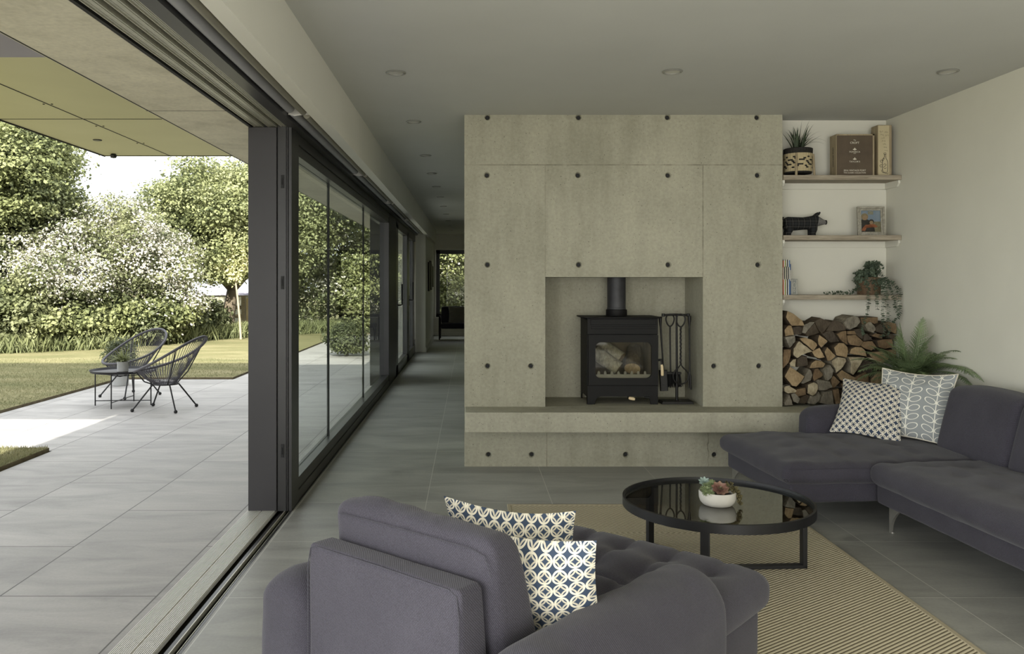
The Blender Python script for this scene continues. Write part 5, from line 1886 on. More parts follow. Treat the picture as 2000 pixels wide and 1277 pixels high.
    loft([((0.154, 0, 0.105), 0.017, 0.017, 0), ((0.162, 0, 0.105), 0.018, 0.018, 0), ((0.165, 0, 0.105), 0.014, 0.014, 0)]).build('snout', felt, o, smooth=50)
    for sg in (-1, 1):
        MB().prism([(0.055, 0.138), (0.078, 0.150), (0.100, 0.158), (0.112, 0.178), (0.106, 0.186), (0.088, 0.178), (0.066, 0.160)], sg * 0.020 - 0.003, sg * 0.020 + 0.003, axis='y').build('ear', felt, o, bevel=0.002)
    MB().tube([(-0.160, 0, 0.118), (-0.172, 0.0, 0.128), (-0.178, 0.008, 0.138), (-0.170, 0.010, 0.144), (-0.163, 0.004, 0.138)], [0.007, 0.006, 0.005, 0.005, 0.004], 8).build('tail', felt, o, smooth=50)

    # photo frame
    o = empty('picture_frame', (3.085, 6.395, z), math.radians(-4), 'grey washed wooden picture frame with a snapshot of two people on the middle shelf', 'picture frame')
    W, H = 0.205, 0.225
    t = math.radians(-5)
    tm = Matrix.Rotation(t, 4, 'X')

    def ring(a, b, y0, y1, mt, nm):
        q = MB()
        q.box(-W / 2 + a, -W / 2 + b, y0, y1, a, H - a, mat=tm).box(W / 2 - b, W / 2 - a, y0, y1, a, H - a, mat=tm)
        q.box(-W / 2 + b, W / 2 - b, y0, y1, a, b, mat=tm).box(-W / 2 + b, W / 2 - b, y0, y1, H - b, H - a, mat=tm)
        return q.build(nm, mt, o, bevel=0.002)
    ring(0.0, 0.016, -0.012, 0.008, M['frame_wood'], 'outer_moulding')
    ring(0.016, 0.030, -0.006, 0.008, M['frame_wood'], 'inner_moulding')
    bx_ = MB().box(-W / 2 + 0.004, W / 2 - 0.004, 0.008, 0.014, 0.004, H - 0.004, mat=tm)
    bx_.build('backing', M['frame_wood'], o)
    MB().prism([(0.014, 0.17), (0.075, 0.0), (0.080, 0.0), (0.018, 0.19)], -0.02, 0.02, axis='x').build('stand', M['frame_wood'], o)
    a, b2 = W / 2 - 0.030, 0.030
    ph = MB()
    pm = [mottled('photo_sky_blue', srgb(92, 112, 150), srgb(150, 160, 176), 6, 0.3), mottled('photo_ground', srgb(108, 100, 82), srgb(140, 132, 110), 90, 0.3),
          mottled('photo_dark_coat', srgb(34, 32, 34), srgb(46, 42, 44), 20, 0.3), mottled('photo_skin', srgb(150, 124, 102), srgb(166, 138, 114), 20, 0.3), mottled('photo_orange', srgb(150, 88, 62), srgb(164, 98, 70), 20, 0.3),
          mottled('photo_hair', srgb(128, 112, 90), srgb(150, 132, 106), 60, 0.3)]
    # surface is flat: a print behind the moulding
    ph.box(-a, a, 0.002, 0.004, 0.110, H - 0.030, 0, mat=tm)
    ph.box(-a, a, 0.002, 0.004, b2, 0.110, 1, mat=tm)

    def flat(poly, mi, k):
        ph.prism([(x, zz) for x, zz in poly], 0.0018 - 0.0003 * k, 0.003, axis='y', mi=mi, mat=tm)

    def disc(cx, cz, r, mi, k, sx=1.0):
        flat([(cx + r * sx * math.cos(i * PI / 8), cz + r * math.sin(i * PI / 8)) for i in range(16)], mi, k)
    flat([(-a, b2), (0.030, b2), (0.022, 0.075), (0.010, 0.105), (-0.02, 0.125), (-0.05, 0.130), (-a, 0.125)], 2, 1)
    disc(-0.045, 0.148, 0.027, 5, 2)
    disc(-0.043, 0.140, 0.019, 3, 3)
    flat([(-a, 0.040), (-0.045, 0.036), (-0.030, 0.070), (0.0, 0.095), (0.030, 0.088), (0.050, 0.072), (0.044, 0.066), (0.020, 0.074), (-0.01, 0.086), (-0.040, 0.085), (-0.062, 0.060)], 4, 3)
    disc(0.004, 0.108, 0.020, 2, 4)
    disc(0.004, 0.102, 0.014, 3, 5)
    ph.build('photograph', pm, o)
    MB().box(-a, a, -0.0035, -0.0025, b2, H - 0.030, mat=tm).build('glass', M['glass_plain'], o)

    # books on the lowest shelf
    z = 1.307
    cols = [((180, 92, 62), 0.262, 'orange red'), ((206, 202, 190), 0.268, 'cream'), ((150, 152, 76), 0.262, 'olive green'), ((214, 212, 204), 0.270, 'white'),
            ((58, 54, 52), 0.268, 'black spined'), ((222, 220, 214), 0.266, 'bright white'), ((88, 118, 158), 0.264, 'mid blue'), ((60, 84, 124), 0.236, 'dark blue shorter')]
    x = 2.386
    for i, (c, h, nm) in enumerate(cols):
        w = 0.0075 if i not in (1, 6) else 0.0085
        o = empty('book', (x, 6.345, z), 0, 'thin %s book standing against the concrete on the lowest shelf' % nm, 'book', 'thin books on the lowest shelf')
        m_ = mottled('book_cover_' + nm.replace(' ', '_'), srgb(*c), srgb(min(255, c[0] + 8), min(255, c[1] + 8), min(255, c[2] + 8)), 10, 0.5)
        q = MB().box(0, 0.0011, 0, 0.17, 0, h).box(w - 0.0014, w - 0.0003, 0, 0.17, 0, h).box(0, w - 0.0003, 0, 0.0012, 0, h)
        q.build('cover', m_, o)
        bx('pages', 0.0011, w - 0.0014, 0.0012, 0.168, 0.002, h - 0.002, M['pot_white'], o)
        bx('spine_title', 0.0016, w - 0.0020, -0.0004, 0.0002, h * 0.45, h * 0.8, M['ink'] if sum(c) > 400 else M['print'], o)
        x += w
    o = empty('book', (x + 0.002, 6.350, z), math.radians(6), 'small grey ornamental book facing forward beside the thin upright books', 'book')
    MB().box(0, 0.052, 0, 0.012, 0, 0.122).build('cover', mottled('grey_gilt_cover', srgb(122, 124, 120), srgb(138, 140, 134), 20, 0.5), o, bevel=0.001)
    q = MB()
    for (a_, b_) in ((0.004, 0.048), (0.008, 0.044)):
        q.box(a_, b_, -0.0008, 0, 0.006, 0.0072).box(a_, b_, -0.0008, 0, 0.1145, 0.1157).box(a_, a_ + 0.001, -0.0008, 0, 0.006, 0.1157).box(b_ - 0.001, b_, -0.0008, 0, 0.006, 0.1157)
    q.tube([(0.026 + 0.012 * math.cos(i * PI / 10), -0.0005, 0.075 + 0.020 * math.sin(i * PI / 10)) for i in range(20)], 0.0009, 5, closed=True)
    q.tube([(0.026 + 0.007 * math.cos(i * PI / 10), -0.0005, 0.035 + 0.010 * math.sin(i * PI / 10)) for i in range(20)], 0.0009, 5, closed=True)
    q.build('gilt_border', M['print'], o)
    bx('pages', 0.002, 0.050, 0.012, 0.024, 0.002, 0.12, M['pot_white'], o)
    bx('back_cover', 0.0, 0.052, 0.024, 0.026, 0.0, 0.122, M['ink'], o)

    # trailing plant
    cx, cy = 3.082, 6.43
    o = empty('trailing_plant', (cx, cy, z), 0, 'trailing small leaved plant in a parquet wood pot spilling over the lowest shelf', 'potted plant')
    MB().lathe([(0, 0), (0.080, 0), (0.083, 0.004), (0.088, 0.132), (0.085, 0.134), (0.080, 0.128), (0, 0.122)], 36).build('pot', M['pot_wood'], o, smooth=40)
    m = MB()
    rs = random.Random(3)

    def sprig(pts, dens, size):
        pts = [Vector(p) for p in pts]
        # catmull style refine
        fine = []
        for i in range(len(pts) - 1):
            p0, p1, p2, p3 = pts[max(i - 1, 0)], pts[i], pts[i + 1], pts[min(i + 2, len(pts) - 1)]
            for j in range(8):
                t = j / 8
                fine.append(0.5 * ((2 * p1) + (-p0 + p2) * t + (2 * p0 - 5 * p1 + 4 * p2 - p3) * t * t + (-p0 + 3 * p1 - 3 * p2 + p3) * t ** 3))
        fine.append(pts[-1])
        m.tube(fine, 0.0012, 4, caps=False)
        acc = 0
        for i in range(len(fine) - 1):
            d = fine[i + 1] - fine[i]
            acc += d.length
            if acc > dens:
                acc = 0
                a = rs.uniform(0, PI)
                for s in (0, PI):
                    q = d.normalized()
                    u = q.orthogonal().normalized()
                    v = q.cross(u)
                    out = (u * math.cos(a + s) + v * math.sin(a + s) + q * 0.5).normalized()
                    sz = size * rs.uniform(0.7, 1.2)
                    w = out.cross(q).normalized() * sz * 0.52
                    c = fine[i]
                    nrm = w.cross(out).normalized() * sz * 0.1
                    m.add([c, c + out * sz * 0.3 + w * 0.85, c + out * sz * 0.72 + w * 0.8, c + out * sz, c + out * sz * 0.72 - w * 0.8, c + out * sz * 0.3 - w * 0.85, c + out * sz * 0.5 + nrm],
                          [(0, 1, 6), (1, 2, 6), (2, 3, 6), (3, 4, 6), (4, 5, 6), (5, 0, 6)])
    yf = 6.300 - cy
    for i in range(70):
        a = rs.uniform(0, 2 * PI)
        r0 = rs.uniform(0, 0.05)
        r1 = rs.uniform(0.05, 0.125)
        hh = rs.uniform(0.03, 0.075) + (0.055 if 0.0 < math.cos(a) * r1 < 0.075 else 0)
        p = [(r0 * math.cos(a), r0 * math.sin(a) * 0.8, 0.125), (r1 * 0.6 * math.cos(a), r1 * 0.55 * math.sin(a), 0.125 + hh), (r1 * math.cos(a), max(-0.13, min(0.11, r1 * math.sin(a))), 0.125 + hh - rs.uniform(0.0, 0.09))]
        sprig(p, 0.009, 0.023)
    # long trails, from the rim over the shelf front
    yo = -0.125
    trails = [
        [(-0.08, -0.04, 0.13), (-0.115, -0.08, 0.10), (-0.13, -0.08, 0.05), (-0.17, -0.08, 0.022), (-0.24, -0.08, 0.012), (-0.33, -0.08, 0.014), (-0.375, -0.08, 0.010)],
        [(-0.06, -0.06, 0.13), (-0.07, yo, 0.06), (-0.068, yo - 0.01, -0.03), (-0.075, yo - 0.01, -0.13), (-0.095, yo - 0.01, -0.19), (-0.115, yo - 0.01, -0.24), (-0.115, yo, -0.28), (-0.10, yo, -0.30)],
        [(-0.02, -0.07, 0.13), (-0.01, yo, 0.07), (-0.005, yo - 0.015, -0.02), (0.0, yo - 0.01, -0.11)],
        [(0.02, -0.07, 0.13), (0.035, yo, 0.07), (0.045, yo - 0.015, -0.04), (0.045, yo - 0.01, -0.15), (0.050, yo - 0.01, -0.26), (0.045, yo, -0.32)],
        [(0.04, -0.07, 0.13), (0.06, yo, 0.07), (0.075, yo - 0.01, -0.04), (0.080, yo - 0.01, -0.16), (0.085, yo - 0.01, -0.25), (0.09, yo, -0.33)],
        [(0.07, -0.06, 0.13), (0.12, yo, 0.09), (0.15, yo - 0.01, 0.02), (0.165, yo - 0.01, -0.05), (0.17, yo - 0.01, -0.12), (0.150, yo - 0.01, -0.17), (0.12, yo - 0.01, -0.21)],
        [(0.07, -0.05, 0.13), (0.14, -0.11, 0.07), (0.175, yo, 0.03), (0.182, yo, -0.02)],
        [(0.05, -0.06, 0.13), (0.10, yo, 0.05), (0.13, yo - 0.01, -0.02), (0.135, yo - 0.01, -0.08), (0.165, yo - 0.01, -0.15)],
        [(-0.07, -0.02, 0.13), (-0.12, -0.06, 0.13), (-0.125, -0.09, 0.07), (-0.10, -0.10, 0.03)],
    ]
    for t in trails:
        sprig(t, 0.010, 0.024)
    m.v = [(min(a_, 3.274 - cx), min(b_, 0.12), c_) for a_, b_, c_ in m.v]
    m.build('foliage', M['euc'], o, recalc=False)


def build_succulents():
    o = empty('succulent_bowl', (1.185, 3.985, 0.338), 0, 'round white ceramic bowl of succulents on the glass coffee table', 'potted plant')
    MB().lathe([(0, 0), (0.060, 0), (0.068, 0.003), (0.080, 0.016), (0.086, 0.034), (0.087, 0.062), (0.084, 0.066), (0.080, 0.062), (0.079, 0.050), (0, 0.048)], 48).build('bowl', M['pot_white'], o, smooth=50)
    MB().lathe([(0, 0.0), (0.079, 0.0), (0.0, 0.008)], 24).build('soil', M['soil'], o).location = (0, 0, 0.049)

    def rosette(name, c, r, mat, rings, n0, up, tip=1.0, wd=0.55, th=0.1):
        m = MB()
        for q in range(rings):
            f = 1 - q / rings
            n = max(4, int(n0 * (0.55 + 0.45 * f)))
            for i in range(n):
                a = 2 * PI * (i + 0.5 * (q % 2)) / n + q * 0.3
                el = math.radians(up + (1 - f) * (80 - up))
                L = r * (0.35 + 0.65 * f)
                d = Vector((math.cos(a) * math.cos(el), math.sin(a) * math.cos(el), math.sin(el)))
                s = Vector((-math.sin(a), math.cos(a), 0))
                u = s.cross(d) * -1
                w = L * wd * 0.5
                base = Vector((0, 0, 0.004 + 0.008 * (1 - f)))
                V = [base, base + d * L * 0.4 + s * w * 0.7 + u * w * 0.3, base + d * L * 0.75 + s * w * 1.0 + u * w * 0.35, base + d * L * tip + u * w * 0.25, base + d * L * 0.75 - s * w * 1.0 + u * w * 0.35, base + d * L * 0.4 - s * w * 0.7 + u * w * 0.3,
                     base + d * L * 0.7 - u * w * th * 2]
                m.add(V, [(0, 1, 6), (1, 2, 6), (2, 3, 6), (3, 4, 6), (4, 5, 6), (5, 0, 6)])
        ob = m.build(name, mat, o, recalc=False, smooth=60)
        ob.location = c
        ob.rotation_euler = (math.radians(38), 0, 0)
        return ob
    rosette('red_rosette', (-0.005, -0.050, 0.078), 0.046, M['succ_red'], 4, 9, 18)
    rosette('green_heart', (-0.004, -0.054, 0.086), 0.018, M['succ_green'], 3, 7, 30)
    for i, (x, y, z, r) in enumerate(((-0.062, -0.030, 0.072, 0.026), (-0.050, 0.010, 0.080, 0.026), (-0.030, -0.005, 0.092, 0.024), (-0.066, 0.0, 0.070, 0.022), (-0.070, -0.045, 0.062, 0.02), (-0.02, 0.03, 0.09, 0.026), (-0.048, -0.055, 0.066, 0.02))):
        rosette('green_rosette', (x, y, z), r, M['succ_green'], 4, 11, 5, wd=0.32)
    rosette('blue_rosette', (-0.055, 0.032, 0.092), 0.034, M['succ_blue'], 3, 9, 20, wd=0.4)
    rs = random.Random(8)
    m = MB()
    for i in range(84):
        t = i / 83
        if i < 50:
            c = Vector((rs.uniform(0.012, 0.075), rs.uniform(-0.05, 0.035), 0.068 + rs.uniform(0, 0.034)))
        else:
            f = (i - 50) / 33
            c = Vector((0.078 + 0.022 * f + rs.uniform(-.008, .008), -0.030 - 0.015 * f + rs.uniform(-.01, .01), 0.085 - 0.075 * f ** 1.5 + rs.uniform(-.006, .006)))
        for k in range(9):
            d = Vector((rs.gauss(0, 1), rs.gauss(0, 1), rs.gauss(0.3, 1))).normalized()
            u = d.orthogonal().normalized()
            L = rs.uniform(0.008, 0.014)
            m.add([c, c + d * L * 0.6 + u * L * 0.35, c + d * L, c + d * L * 0.6 - u * L * 0.35], [(0, 1, 2, 3)])
    m.build('bronze_sprigs', M['succ_dark'], o, recalc=False)


build_stove()
build_stove_logs()
build_tools()
build_log_pile()
build_shelves()
build_fern()
build_basket_plant()
build_shelf_objects()
build_succulents()


# ================================================================== THE GARDEN
def leaf_cloud(name, blobs, n_clusters, per, size, mats, parent, seed=0, flat=0.5, weights=None, spread=0.22, zmin=0.05, lumps=0):
    """clusters of small leaves on the shells of ellipsoid blobs (x,y,z,r[,rz])"""
    rs = np.random.RandomState(seed)
    ext = []
    if lumps:
        for b in blobs:
            ext.append((b[0], b[1], b[2], b[3] * 0.86, (b[4] if len(b) > 4 else b[3]) * 0.86))
            for q in range(int(lumps)):
                dd = rs.normal(size=3)
                dd[2] = abs(dd[2]) * 0.9 - 0.25
                dd /= np.linalg.norm(dd)
                rr = b[3] * rs.uniform(0.22, 0.42)
                ext.append((b[0] + dd[0] * b[3] * 0.85, b[1] + dd[1] * b[3] * 0.85, b[2] + dd[2] * b[3] * 0.9, rr, rr * rs.uniform(0.5, 0.85)))
        blobs = ext
    B = np.array([(b[0], b[1], b[2], b[3], b[4] if len(b) > 4 else b[3]) for b in blobs], float)
    w = B[:, 3] ** 2
    w /= w.sum()
    k = rs.choice(len(B), n_clusters, p=w)
    d = rs.normal(size=(n_clusters, 3))
    d /= np.linalg.norm(d, axis=1)[:, None]
    rad = 1.0 - np.abs(rs.normal(0, 0.13, n_clusters))
    # lumps
    lump = 1 + 0.13 * np.sin(d[:, 0] * 5 + k) * np.cos(d[:, 2] * 6 + k * 2) + 0.08 * np.sin(d[:, 1] * 11 + d[:, 2] * 9)
    c = B[k, :3] + d * (rad * lump)[:, None] * np.stack([B[k, 3], B[k, 3], B[k, 4]], 1)
    N = n_clusters * per
    C = np.repeat(c, per, 0) + rs.normal(0, 1, (N, 3)) * np.array([spread, spread, spread * flat])
    D = np.repeat(d, per, 0)
    nr = D * 0.55 + rs.normal(0, 0.55, (N, 3)) + np.array([0, 0, 0.65])
    nr /= np.linalg.norm(nr, axis=1)[:, None]
    t = np.cross(nr, rs.normal(size=(N, 3)))
    t /= np.linalg.norm(t, axis=1)[:, None]
    b = np.cross(nr, t)
    L = (size * rs.uniform(0.6, 1.25, N))[:, None]
    Wd = L * rs.uniform(0.5, 0.85, N)[:, None]
    V = np.stack([C - t * L / 2, C + b * Wd / 2 + nr * L * 0.08, C + t * L / 2, C - b * Wd / 2 + nr * L * 0.08], 1)
    keep = C[:, 2] > zmin
    V = V[keep]
    M_ = len(V)
    Q = np.arange(M_ * 4).reshape(-1, 4)
    mi = None
    if isinstance(mats, (list, tuple)) and len(mats) > 1:
        pw = weights or [1.0 / len(mats)] * len(mats)
        val = (np.sin(c[:, 0] * 3.1 + seed) * np.cos(c[:, 2] * 3.7 + seed) + np.sin(c[:, 1] * 2.9 + c[:, 0] * 2.3) * 0.7
               + np.sin(c[:, 0] * 8.3 + c[:, 2] * 7.1) * 0.6 + rs.normal(0, 0.75, n_clusters))
        rk = val.argsort().argsort() / n_clusters
        ck = np.minimum(np.searchsorted(np.cumsum(pw), rk), len(mats) - 1)
        mi = np.repeat(ck, per)[keep]
    return np_mesh(name, V.reshape(-1, 3), Q, mats, parent, mi)


def tree(name, loc, label, cat, blobs, n, per, size, mats, trunks=None, seed=0, group=None, weights=None, spread=0.22, flat=0.5, zmin=0.05, bark=None):
    o = empty(name, loc, 0, label, cat, group)
    lb = [(b[0] - loc[0], b[1] - loc[1], b[2] - loc[2], *b[3:]) for b in blobs]
    leaf_cloud('foliage', lb, n, per, size, mats, o, seed, flat, weights, spread, zmin - loc[2], 14 if size > 0.055 else 0)
    rs = random.Random(seed)
    # trunk and main branches into each blob
    q = MB()
    base = Vector((0, 0, -0.05))
    top = Vector((sum(b[0] for b in lb) / len(lb), sum(b[1] for b in lb) / len(lb), max(0.6, sum(b[2] for b in lb) / len(lb))))
    r0 = trunks or 0.10
    fork = base.lerp(top, 0.45)
    q.tube([base, base.lerp(fork, 0.5) + Vector((rs.uniform(-.05, .05), rs.uniform(-.05, .05), 0)), fork], [r0 * 1.2, r0, r0 * 0.85], 10)
    for b in lb:
        e = Vector(b[:3])
        mid = fork.lerp(e, 0.5) + Vector((rs.uniform(-.15, .15), rs.uniform(-.15, .15), 0.1))
        q.tube([fork, mid, e], [r0 * 0.6, r0 * 0.4, r0 * 0.2], 7)
        for i in range(6):
            d = Vector((rs.gauss(0, 1), rs.gauss(0, 1), rs.gauss(0.3, 1))).normalized() * b[3] * 0.85
            q.tube([e.lerp(mid, 0.3), e + d * 0.5, e + d], [r0 * 0.22, r0 * 0.14, 0.008], 5)
    q.build('branches', bark or M['trunk'], o, smooth=60)
    return o


def build_garden():
    G, W_ = M['leaf_green'], M['blossom']
    # big trees on the boundary
    tree('sycamore_tree', (-10.8, 18.2, 0), 'tall leafy sycamore at the far left edge of the garden', 'tree',
         [(-10.9, 18.4, 4.0, 2.2), (-9.75, 17.9, 3.0, 1.15), (-9.75, 18.0, 4.15, 1.0), (-11, 17.6, 2.2, 1.3), (-9.35, 18.4, 3.0, 0.7)], 8000, 17, 0.085, [G, M['leaf_dark']], 0.22, 1, weights=[0.75, 0.25], spread=0.17, flat=0.3)
    tree('hawthorn_tree', (-8.0, 18.6, 0), 'hawthorn covered in white blossom in the middle of the hedge', 'tree',
         [(-8.3, 18.3, 1.5, 1.5), (-7.65, 18.7, 2.05, 1.15), (-9.2, 17.6, 1.3, 1.15), (-7.15, 18.9, 1.7, 1.05), (-8.7, 18.0, 2.2, 0.8), (-7.2, 18.9, 0.9, 1.0)], 5200, 16, 0.065, [M['leaf_haw'], M['blossom'], M['leaf_dark']], 0.12, 2, weights=[0.50, 0.34, 0.16], spread=0.13, flat=0.5)
    tree('field_maple', (-6.2, 21.2, 0), 'lime green spreading tree with ivy clad trunk on the right of the garden', 'tree',
         [(-6.7, 21.1, 3.15, 1.35), (-5.6, 21.4, 3.15, 1.4), (-7.35, 21.0, 2.4, 1.0), (-6.3, 20.9, 2.1, 0.85), (-5.1, 21.9, 2.3, 1.3), (-4.5, 22.6, 3.6, 1.5), (-6.0, 20.9, 2.4, 1.1)], 7000, 15, 0.085, [M['leaf_lime'], G, M['leaf_dark']], 0.16, 3, weights=[0.6, 0.25, 0.15], spread=0.2, flat=0.28)
    tree('broadleaf_tree', (-12.3, 34.5, 0), 'distant dark rounded tree crown rising behind the hawthorn', 'tree',
         [(-12.0, 34, 3.9, 1.9), (-10.2, 34.5, 4.2, 2.2), (-13.4, 34, 2.9, 1.4), (-8.5, 35, 3.8, 2.2)], 3800, 12, 0.15, [M['leaf_dark'], G], 0.3, 4, weights=[0.7, 0.3], spread=0.25)
    # understorey
    shr = [((-10.2, 16.7, 0), [(-10.2, 16.7, 0.75, 0.95), (-10.6, 17.2, 1.5, 0.9)], 'leafy shrub at the foot of the sycamore at the left edge', [G, M['leaf_dark']]),
           ((-9.0, 16.9, 0), [(-9.0, 17.0, 0.65, 0.75), (-8.5, 17.4, 0.6, 0.7)], 'low light green shrub below the white hawthorn', [M['leaf_haw'], G]),
           ((-7.6, 18.0, 0), [(-7.7, 18.0, 0.55, 0.65), (-7.1, 18.7, 0.6, 0.7)], 'low shrub behind the outdoor string chairs', [G, M['leaf_dark']]),
           ((-6.9, 20.2, 0), [(-7.0, 20.1, 0.4, 0.5), (-6.75, 20.9, 0.45, 0.5)], 'ivy covered bush at the base of the lime green tree', [M['leaf_dark'], M['leaf_haw']])]
    for i, (lo, bl, lab, mt) in enumerate(shr):
        tree('shrub', lo, lab, 'shrub', bl, 1300, 12, 0.10, mt, 0.05, 10 + i, 'shrubs at the foot of the hedge', [0.6, 0.4], 0.13)
    # hedge seen through the glazing and the far window
    hg = [(-3.7, 24.3, 2.5, 1.7, 'tall green hedge tree seen through the long glazing'), (-1.9, 26.6, 2.5, 2.0, 'tall green hedge tree seen through the garden door'),
          (-0.3, 28.2, 2.6, 2.0, 'bright green tree filling the far passage window'), (2.2, 28.8, 2.5, 2.2, 'green tree beyond the far window hidden by the chimney wall')]
    for i, (x, y, z, r, lab) in enumerate(hg):
        tree('hedge_tree', (x, y, 0), lab, 'tree', [(x, y, z, r, r * 1.25), (x - 0.8, y - 0.4, 1.2, 1.2), (x + 0.9, y, 1.1, 1.2)], 4800, 13, 0.10, [G, M['leaf_dark'], M['leaf_lime'], W_], 0.14, 30 + i, 'hedge trees beyond the house', [0.5, 0.32, 0.13, 0.05], 0.2, 0.35)
    tree('shrub', (-2.35, 15.9, 0), 'small rounded shrub on the terrace seen through the middle panes', 'shrub', [(-2.35, 15.9, 0.34, 0.36, 0.32)], 500, 12, 0.05, [M['leaf_dark'], G], 0.03, 40, None, [0.7, 0.3], 0.06)
    # sapling
    o = empty('sapling', (-5.62, 20.2, 0), 0, 'slender young tree with pale trunk and drooping leaves on the lawn', 'tree')
    q = MB().tube([(0.06, 0, -0.02), (0.03, 0, 0.5), (-0.02, 0, 1.0), (-0.08, 0, 1.5), (-0.10, 0, 1.72)], [0.030, 0.028, 0.024, 0.02, 0.014], 8)
    br = [[(-0.10, 0, 1.45), (-0.28, 0.05, 1.85), (-0.50, 0.05, 2.25)], [(-0.08, 0, 1.5), (-0.12, 0, 2.0), (-0.20, 0, 2.45), (-0.26, 0, 2.62)], [(-0.06, 0, 1.45), (0.10, 0.05, 1.9), (0.10, 0.05, 2.35)], [(-0.06, 0, 1.42), (0.16, 0, 1.75), (0.26, 0, 2.1)], [(-0.1, 0, 1.5), (-0.35, 0, 1.7), (-0.6, 0, 1.85)]]
    for b in br:
        q.tube(b, [0.012] * (len(b) - 1) + [0.004], 6)
    q.build('trunk', M['trunk_pale'], o, smooth=60)
    pts = []
    for b in br:
        for i in range(len(b) - 1):
            for f in (0.15, 0.4, 0.65, 0.9):
                p = Vector(b[i]).lerp(Vector(b[i + 1]), f)
                pts.append((p.x, p.y, p.z, 0.07))
    leaf_cloud('leaves', pts, 260, 5, 0.075, M['leaf_pale'], o, 41, 1.2, None, 0.05)

    # long grass at the foot of the hedge
    rs = np.random.RandomState(8)
    n = 30000
    f = rs.uniform(0, 1, n)
    path = np.array([(-11.5, 15.4), (-9.2, 16.3), (-7.7, 17.4), (-6.9, 19.0), (-6.2, 20.6), (-4.6, 22.4), (-2.4, 24.6), (0.5, 26.3), (3.0, 26.8)])
    seg = np.minimum((f * (len(path) - 1)).astype(int), len(path) - 2)
    u = f * (len(path) - 1) - seg
    p = path[seg] * (1 - u)[:, None] + path[seg + 1] * u[:, None]
    x = p[:, 0] + rs.normal(0, 0.22, n) - 0.1
    y = p[:, 1] + rs.normal(0, 0.22, n) + 0.15
    h = rs.uniform(0.12, 0.42, n)
    an = rs.uniform(0, 2 * PI, n)
    dx, dy = np.cos(an) * 0.009, np.sin(an) * 0.009
    lx, ly = rs.normal(0, 0.10, n), rs.normal(0, 0.10, n)
    z0 = np.full(n, 0.02)
    V = np.stack([np.stack([x - dx, y - dy, z0], 1), np.stack([x + dx, y + dy, z0], 1),
                  np.stack([x + dx * 0.6 + lx * 0.4, y + dy * 0.6 + ly * 0.4, z0 + h * 0.6], 1), np.stack([x + lx, y + ly, z0 + h], 1)], 1).reshape(-1, 3)
    g = np_mesh('long_grass', V, np.arange(n * 4).reshape(-1, 4), M['grass'])
    tag(g, 'long unmown grass along the foot of the garden hedge', 'grass', kind='stuff')

    # fence rails, gate and pale wall
    o = empty('garden_fence', (-7.6, 22.9, 0), 0, 'weathered wooden rail fence behind the ivy clad tree trunk', 'fence')
    for x in (0.0, 0.9, 1.45):
        bx('post', x - 0.05, x + 0.05, -0.05, 0.05, 0.0, 0.85, M['fence_wood'], o)
    for z in (0.22, 0.48, 0.72):
        bx('rail', -0.6, 1.5, -0.075, -0.05, z - 0.05, z + 0.05, M['fence_wood'], o)
    o = empty('garden_gate', (-6.06, 22.5, 0), 0, 'pale wooden plank gate with small window beside the sapling', 'gate')
    g = MB()
    for i in range(7):
        g.box(0.005 + i * 0.13, 0.13 + i * 0.13, 0, 0.03, 0.06, 0.98)
    g.build('boards', M['gate_wood'], o)
    bx('gate_post', -0.12, -0.02, -0.03, 0.07, 0, 1.05, M['fence_wood'], o)
    bx('gate_post', 0.93, 1.03, -0.03, 0.07, 0, 1.05, M['fence_wood'], o)
    bx('window_pane', 0.09, 0.25, -0.006, 0.0, 0.68, 0.88, M['glass_plain'], o)
    f = MB().box(0.07, 0.27, -0.012, 0.0, 0.88, 0.90).box(0.07, 0.27, -0.012, 0, 0.66, 0.68).box(0.07, 0.09, -0.012, 0, 0.66, 0.90).box(0.25, 0.27, -0.012, 0, 0.66, 0.90)
    f.build('window_frame', M['gate_wood'], o)
    o = empty('garden_building', (-9.4, 26.5, 0), 0, 'low pale rendered outbuilding glimpsed behind the tree trunks', 'building')
    bx('wall', 0, 3.0, 0, 2.0, 0, 1.00, M['render_pale'], o)
    MB().prism([(-0.1, 1.00), (3.1, 1.00), (3.1, 1.06), (-0.1, 1.10)], -0.1, 2.1, axis='y').build('roof', M['soffit_grey'], o)
    bx('window', 0.5, 1.1, -0.01, 0.0, 0.45, 0.85, M['glass_plain'], o)


